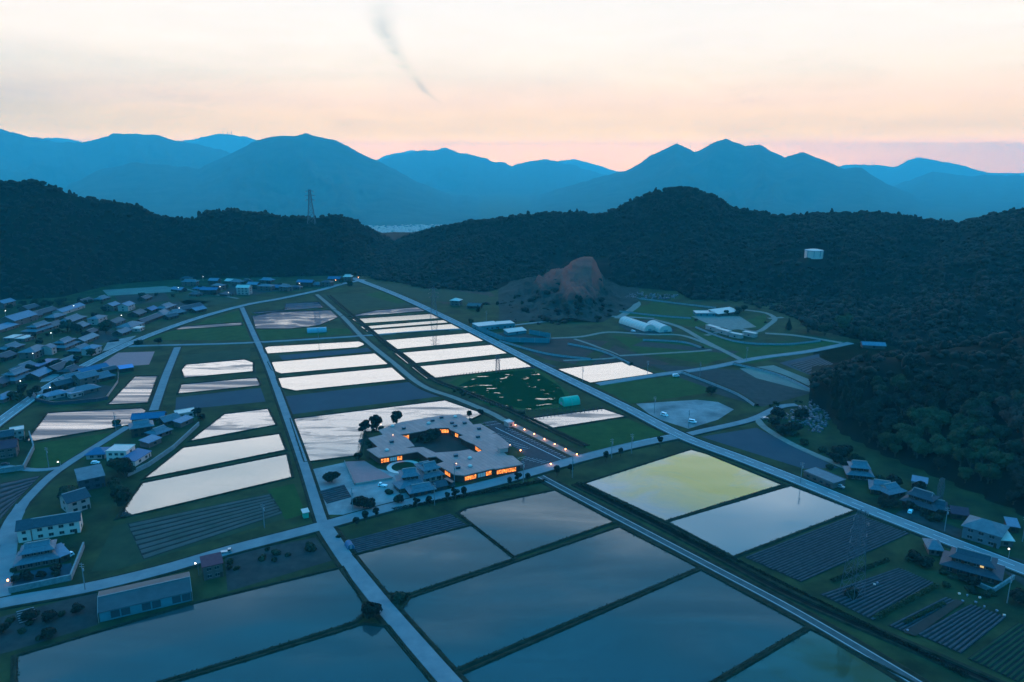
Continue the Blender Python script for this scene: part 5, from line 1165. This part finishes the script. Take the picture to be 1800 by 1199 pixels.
car(1168, 731, -.9, 'van', 'carw', 'white van parked at the left of the gravel lot', 'van'); car(1217, 743, -.5, 'van', 'carw', 'white van parked at the near side of the gravel lot', 'van')
car(1188, 662, .2, 'van', 'carw', 'white van on the side road right of the pond', 'van'); car(1477, 857, RD+.2, 'car', 'cars', 'silver car parked beside the long low garage'); car(1600, 901, .9, 'car', 'carw', 'white car parked in front of the long dark two tier house')
car(168, 815, .1, 'car', 'carw', 'white car parked before the light blue roofed house'); car(9, 818, .5, 'car', 'card', 'dark car on the walled terrace at the left edge'); car(120, 980, 1.1, 'truck', 'carw', 'small white truck beside the tiled farmhouse', 'truck')
car(790, 853, -.9, 'bus', 'card', 'dark minibus parked between the old farmhouse and the complex', 'minibus'); car(673, 855, 2.9, 'truck', 'carw', 'small white pickup parked on the gravel beside the pink court', 'truck')
car(1113, 583, -.4, 'car', 'carw', 'white car parked beside the left arched barn'); car(1345, 737, .3, 'car', 'cars', 'silver car at the fork of the lane below the near wood'); car(70, 700-2, LR, 'car', 'carw', 'white car driving on the curving road at the left'); car(398, 972, .25, 'truck', 'cars', 'grey pickup beside the maroon roofed shed house', 'truck')

# ------------------------------------------------------------------ trees, shrubs, small things
random.seed(21)
GS = 'small clipped trees along the roadside'
RT = [(626,926,'leftmost'),(643,918,'second from the left'),(661,910,'third from the left'),(733,895,'fourth from the left, alone before the gravel yard'),(754,890,'fifth from the left, at the gatehouse'),(787,882,'sixth from the left'),(801,880,'seventh from the left'),(816,876,'eighth from the left'),
      (896,856,'ninth from the left, before the complex'),(911,852,'tenth from the left'),(928,848,'eleventh from the left, by the entrance'),(1003,832,'twelfth from the left, at the lane junction'),(979,838,'bushy one left of the lane junction'),(1065,812,'thirteenth from the left'),(1091,802,'fourteenth from the left'),(1160,787,'rightmost, close to the crossroads')]
for x, y, l in RT: tree('street_tree', 'street', at(x, y), random.uniform(1.0, 1.35), 'small roadside tree along the road, '+l, 'tree', GS, rz=0)
for x, y, k, s, l in [(583,848,'garden',1.7,'round dark tree alone in the gravel yard'),(642,764,'pine',1.5,'loose dark tree left of the pair behind the complex'),(662,757,'pine',1.8,'tall dark tree at the back left corner of the complex'),(697,748,'pine',1.5,'thin layered tree behind the complex roof'),
   (762,775,'garden',2.3,'round green tree in the courtyard of the complex'),(745,778,'garden',1.6,'lower green tree left of the round one in the courtyard'),(732,776,'bush',1.6,'courtyard shrub at the left'),(631,808,'garden',1.2,'small round tree at the back of the pink court'),(700,885,'garden',1.2,'dark tree at the left corner of the old gatehouse'),
   (640,893,'garden',1.6,'spreading tree at the bush garden corner'),(652,895,'garden',1.4,'second tree at the bush garden corner'),(630,890,'garden',1.5,'third tree at the bush garden corner'),(845,732,'pine',.9,'thin tree at the far corner of the complex lawn'),(825,733,'pine',.8,'small thin tree behind the complex'),
   (684,868,'bush',1.4,'shrub behind the white pickup'),(186,586,'broad',1.3,'big dark round tree in the left village'),(120,583,'broad',1.3,'big dark tree left of the pinkish roofed house'),(135,586,'dark',1.1,'dark tree beside the big dark tree in the left village'),(278,606,'dark',.8,'dark tree beside the cross road'),
   (243,605,'bush',2.4,'round shrub at the road fork'),(222,840,'broad',1.1,'big dark tree beside the grey walled barn'),(208,832,'broad',1.0,'dark tree behind the grey walled barn'),(122,882,'broad',1.0,'big dark tree left of the grey walled barn'),(178,800,'garden',1.1,'small tree between the white house and the blue roofed one'),
   (205,745,'bush',1.6,'shrub at the corner of the streaky paddy'),(345,730,'garden',1.5,'dark tree at the end of the farm strip'),(355,738,'garden',1.2,'tree beside the white roofed shed of the farm strip'),(1386,580,'cedar',.9,'dark conifer left of the pale brown tree'),(1420,584,'brown',2.0,'wide pale brown tree at the foot of the hill'),
   (1480,585,'bamboo',1.8,'pale green bamboo clump at the foot of the hill'),(1450,590,'broad',1.3,'green tree between the pale brown tree and the bamboo'),(1572,854,'garden',1.6,'yellow green tree behind the tiled farmhouse row'),(1615,865,'garden',1.6,'dark tree beside the white shed'),(1250,695,'broad',.7,'lone tree at the edge of the brown field'),
   (650,1085,'garden',1.9,'big dark shrub on the paddy corner left of the concrete lane'),(700,1055,'bush',2.2,'grassy shrub on the paddy corner right of the concrete lane'),(545,965,'bush',1.8,'shrub at the end of the scrubby garden'),(840,548,'cedar',.6,'dark tree near the warehouse'),(828,570,'broad',.6,'small tree beside the main road near the warehouse'),
   (1497,1046,'bush',1.8,'shrub at the foot of the tall pylon'),(1790,1060,'garden',1.5,'dark shrub at the right edge beside the plots'),(595,945,'bush',.9,'dark little bush at the lane crossing'),(600,500,'broad',.9,'tree under the far end of the main road'),(615,505,'broad',.9,'second tree under the far end of the main road')]:
    tree({'bush': 'shrub', 'cedar': 'conifer_tree', 'bamboo': 'bamboo_clump'}.get(k, 'tree'), k, at(x, y), s, l, 'shrub' if k == 'bush' else 'tree')
def strew(line_px, n, spread, kinds, group, label, smin=.7, smax=1.3):
    P = [at(*p) for p in line_px]
    for i in range(n):
        t = random.random()*(len(P)-1); j = int(t); q = P[j].lerp(P[min(j+1, len(P)-1)], t-j)+Vector((random.gauss(0, spread), random.gauss(0, spread), 0))
        k = random.choice(kinds); tree('shrub' if k == 'bush' else 'tree', k, q, random.uniform(smin, smax), label, 'shrub' if k == 'bush' else 'tree', group)
strew([(1530,880),(1600,905),(1650,915)], 12, 3, ['bush', 'garden'], 'hedge shrubs of the houses by the main road', 'dark garden shrub in the row before the tiled houses by the main road')
strew([(1600,985),(1640,1000),(1700,1030),(1740,1045)], 16, 2, ['bush', 'garden'], 'hedge shrubs before the big dark farmhouse', 'dark hedge shrub before the big dark farmhouse', .8, 1.5)
strew([(1400,720),(1380,745),(1440,790),(1520,830),(1600,850)], 22, 5, ['garden', 'bush'], 'scrub along the foot of the near wood', 'dark scrub bush along the foot of the near wood', 1.2, 2.2)
strew([(1340,716),(1400,706),(1430,712)], 7, 3, ['bush'], 'low bushes by the fork of the lane', 'low dark bush by the fork of the lane')
strew([(1500,596),(1560,602),(1700,606)], 8, 6, ['broad', 'dark'], 'trees behind the near wood', 'dark tree at the hill foot behind the near wood', 1, 1.5)
strew([(15,1120),(60,1080),(110,1100),(60,1130)], 12, 3, ['bush', 'garden'], 'yellow green garden bushes at lower left', 'yellow green bush in the lower left garden', .8, 1.3)
strew([(400,1000),(470,980),(550,965)], 9, 3, ['bush'], 'scrub in the rough garden left of the concrete lane', 'low bush in the rough garden left of the concrete lane')
strew([(10,545),(60,540),(110,538),(180,530),(160,575),(60,600),(20,630),(50,650),(140,640),(60,690),(20,710)], 64, 11, ['broad', 'garden', 'dark'], 'garden trees among the left village houses', 'dark garden tree among the houses of the left village', .5, .9)
strew([(230,525),(300,522),(400,505),(470,502),(560,498)], 18, 10, ['broad', 'dark'], 'trees round the far village', 'dark tree among the far village houses', .5, .8)
strew([(120,700),(80,690),(180,690)], 7, 4, ['garden'], 'trees inside the walled cluster', 'dark garden tree inside the walled cluster', 1, 1.5)
strew([(1120,505),(1200,560),(1320,545),(1370,570)], 10, 8, ['garden', 'broad'], 'scattered trees on the right terraces', 'dark tree on the terraces near the white sheds', .6, 1)
strew([(640,800),(655,775),(670,745)], 8, 2, ['bush'], 'shrubs along the left side of the complex', 'dark shrub along the left side of the complex')
strew([(800,688),(860,708),(920,728)], 12, 2, ['bush'], 'bushes along the canal below the marshy field', 'dark bush along the canal below the marshy field')
strew([(20,1030),(60,1015),(110,1005),(15,1010)], 8, 1.5, ['bush', 'garden'], 'shrubs in the tiled farmhouse garden', 'dark shrub in the tiled farmhouse garden', .7, 1)
strew([(190,845),(215,870),(205,900)], 8, 3, ['garden', 'broad'], 'trees of the slope below the grey walled barn', 'dark tree on the slope below the grey walled barn', .6, 1)
# yellow hedges between the plots
def strip(name, px, w, h, m, label, cat, seed):
    P = [at(*p) for p in px]; v = P[-1]-P[0]; L_ = v.length; v.normalize(); nn = Vector((-v.y, v.x, 0)); g = np.random.default_rng(seed); n = int(L_*60); V_ = []; 
    c = np.stack([P[0].x+v.x*g.uniform(0, L_, n), P[0].y+v.y*0+0*g.uniform(0, 1, n), np.zeros(n)], 1); s = g.uniform(0, L_, n); o_ = g.uniform(-1, 1, n); z = (1-o_**2)*h*g.uniform(.3, 1, n)+.1
    c = np.stack([P[0].x+v.x*s+nn.x*o_*w/2, P[0].y+v.y*s+nn.y*o_*w/2, z], 1)-np.array([P[0].x, P[0].y, 0]); q = c[:, None, :]+g.normal(size=(n, 3, 3))*.22
    o = link(name, np_mesh(name, q.reshape(-1, 3), np.arange(n*3).reshape(-1, 3), M[m], attr=np.repeat(g.uniform(.2, 1, n), 3))); o.location = P[0]; tag(o, label, cat)
strip('hedge', [(1537,1088),(1646,1030)], 2.2, 1.3, 'leafyellow', 'long yellow green hedge row between the vegetable plots', 'hedge', 1)
strip('hedge', [(1590,1097),(1660,1062)], 1.8, 1.0, 'leafyellow', 'short yellow green row of plants beside the brown bed', 'hedge', 2)
strip('hedge', [(1462,1022),(1560,985)], 2.0, .9, 'leaf', 'rough grass strip left of the tall pylon', 'hedge', 3)
strip('hedge', [(1020,852),(1285,985)], 2.0, 1.2, 'leafdark', 'dark overgrown bank along the yellow paddy', 'hedge', 4)
strip('hedge', [(690,897),(960,845)], 2.4, 1.0, 'leafdark', 'dark grassy bank between the road and the near paddies', 'hedge', 5)
strip('hedge', [(1290,985),(1700,1190)], 2.0, 1.2, 'leafdark', 'dark overgrown bank along the vegetable plots', 'hedge', 6)
sheet('brown_bed', [(1588,1113),(1680,1055),(1695,1060),(1608,1120)], M['brown'], .42)
# ragged grass along the paddy edges
def tufts():
    g = np.random.default_rng(5); Q = []
    for pts, k in PAD[:-1]:
        P = [at(*p) for p in pts]; n = len(P); c = sum(P, Vector())/n
        for i in range(n):
            a, b = P[i], P[(i+1) % n]; v = b-a; L_ = v.length; m = int(L_*(5 if a.y < 420 else 2)); v.normalize(); nn = Vector((-v.y, v.x, 0)); 
            if (c-a).dot(nn) > 0: nn = -nn
            t = g.uniform(0, L_, m); o_ = g.normal(.6, .5, m)+.5*(np.sin(t/7+i)+np.sin(t/2.3))*.25; o_ = np.clip(o_, -.35, 1.2)
            p = np.stack([a.x+v.x*t+nn.x*o_, a.y+v.y*t+nn.y*o_, np.full(m, .1)+np.clip(o_, 0, .5)*.5], 1); Q.append(p)
    p = np.concatenate(Q); n = len(p); s = g.uniform(.12, .32, n)[:, None]; an = g.uniform(0, 6.28, n); d = np.stack([np.cos(an), np.sin(an), np.zeros(n)], 1)
    top = p+np.stack([g.normal(0, .25, n), g.normal(0, .25, n), g.uniform(.12, .4, n)], 1)
    V_ = np.stack([p-d*s, p+d*s, top], 1).reshape(-1, 3)
    tag(link('grass', np_mesh('grass', V_, np.arange(n*3).reshape(-1, 3), M['tuft'], attr=np.repeat(g.uniform(0, 1, n), 3))), 'ragged dark grass growing along the paddy banks', 'grass', kind='stuff')
M['tuft'] = foliage('tuft', (.008, .016, .008), (.04, .045, .024)); tufts()
# stake fences
def stakes(P, n, label):
    o0 = at(*P[0]); o = empty('fence', o0); tag(o, label, 'fence'); Q = [at(*p)-o0 for p in P]
    q = MB()
    for a, b in zip(Q[:-1], Q[1:]): q.bar(a+Vector((0, 0, .9)), b+Vector((0, 0, .9)), .06)
    q.build('wire', M['tiled'], o); m = None
    for i in range(n):
        t = i/(n-1)*(len(Q)-1); j = min(int(t), len(Q)-2); p = Q[j].lerp(Q[j+1], t-j)
        if m is None: m = MB().box((0, 0, .7), (.35, .35, 1.4)).build('post', M['tiled'], o)
        else: m = m.copy(); S.collection.objects.link(m)
        m.location = p
stakes([(802,682),(848,706),(915,725),(1002,718)], 40, 'dark stake fence round the marshy green field')
stakes([(752,668),(838,656),(938,647)], 34, 'dark stake fence along the near edge of the white paddy')
stakes([(922,738),(985,728),(1058,719)], 20, 'row of dark stakes at the back of the streaky pond')
# graves / rubble slope below the near wood, scattered boxes by the plots, far town
def litter(name, poly, n, smin, smax, mats, label, cat, seed, zf=None, kind='stuff'):
    P = [at(*p) for p in poly]; g = random.Random(seed); q = MB()
    for i in range(n):
        a, b = g.random(), g.random(); p = P[0].lerp(P[1], a).lerp(P[3].lerp(P[2], a), b); s = g.uniform(smin, smax); q.box((p.x, p.y, s*.4), (s, s*g.uniform(.5, 1), s*.9), g.uniform(0, 3))
    o = q.build(name, M[mats]); tag(o, label, cat, kind=kind)
litter('rubble', [(1365,735),(1430,705),(1478,715),(1440,765)], 260, .5, 1.6, 'tile', 'bluish heap of stones and debris at the foot of the near wood', 'rubble', 1)
litter('debris', [(1080,525),(1120,515),(1195,520),(1180,527)], 110, .8, 2.2, 'tile', 'pale scattered materials in the yard under the hill', 'debris', 2)
for i, (x, y) in enumerate([(1686,1045),(1700,1048),(1715,1060),(1722,1052),(1730,1068),(1752,1075),(1765,1083),(1595,1110),(1692,1058),(1537,1029),(1542,1026)]):
    o = MB().box((0, 0, .35), (.7, .5, .45), i).box((0, 0, .6), (.8, .6, .08), i).build('crate', M['palebl' if i % 3 else 'white']); o.location = at(x, y, .1)
    tag(o, 'pale crate lying at the edge of the vegetable plots', 'crate', 'pale crates scattered round the vegetable plots')
def town(x0, x1, y0, y1, n, z, seed):
    g = random.Random(seed); q = MB()
    for i in range(n): p = at(g.uniform(x0, x1), g.uniform(y0, y1), z); s = g.uniform(10, 26); q.box((p.x, p.y, z+4), (s, s*g.uniform(.5, 1), g.uniform(6, 14)), g.uniform(0, 3))
    return q
q = town(655, 735, 401, 424, 500, -400, 1); q2 = town(600, 800, 396, 404, 260, -400, 3); q.add(q2.v, q2.f)
tag(q.build('town', M['whiter']), 'distant town of pale buildings in the gap between the hills', 'town', kind='stuff')
# mobile masts on the far left summit
for i, dx in enumerate((0, 8, 15)):
    p = on_ray(392+dx, 236, 26950); o = empty('radio_mast', p); tag(o, 'tiny mast on the farthest summit at the left, %s of three' % ['leftmost', 'middle', 'rightmost'][i], 'mast', 'masts on the far summit')
    MB().bar((0, 0, -80), (0, 0, 100), 12).build('mast', M['steel'], o); MB().bar((-18, 0, 66), (18, 0, 66), 10).build('crossbar', M['steel'], o)
#@@END2
# ------------------------------------------------------------------ haze
hz_ = MB().add([(-40000, -400, -430), (40000, -400, -430), (40000, 35600, -430), (-40000, 35600, -430), (-40000, -400, 900), (40000, -400, 900), (40000, 35600, 900), (-40000, 35600, 900)],
    [(3,2,1,0),(4,5,6,7),(0,1,5,4),(1,2,6,5),(2,3,7,6),(3,0,4,7)])
hm = bpy.data.materials.new('haze'); hm.use_nodes = True; hm.node_tree.nodes.clear()
ho = hm.node_tree.nodes.new('ShaderNodeOutputMaterial'); hv = hm.node_tree.nodes.new('ShaderNodeVolumePrincipled')
hv.inputs['Color'].default_value = (.15, .80, .89, 1); hv.inputs['Density'].default_value = 8e-5; hv.inputs['Anisotropy'].default_value = .0
hm.node_tree.links.new(hv.outputs[0], ho.inputs['Volume'])
tag(hz_.build('haze', hm), kind='stuff')
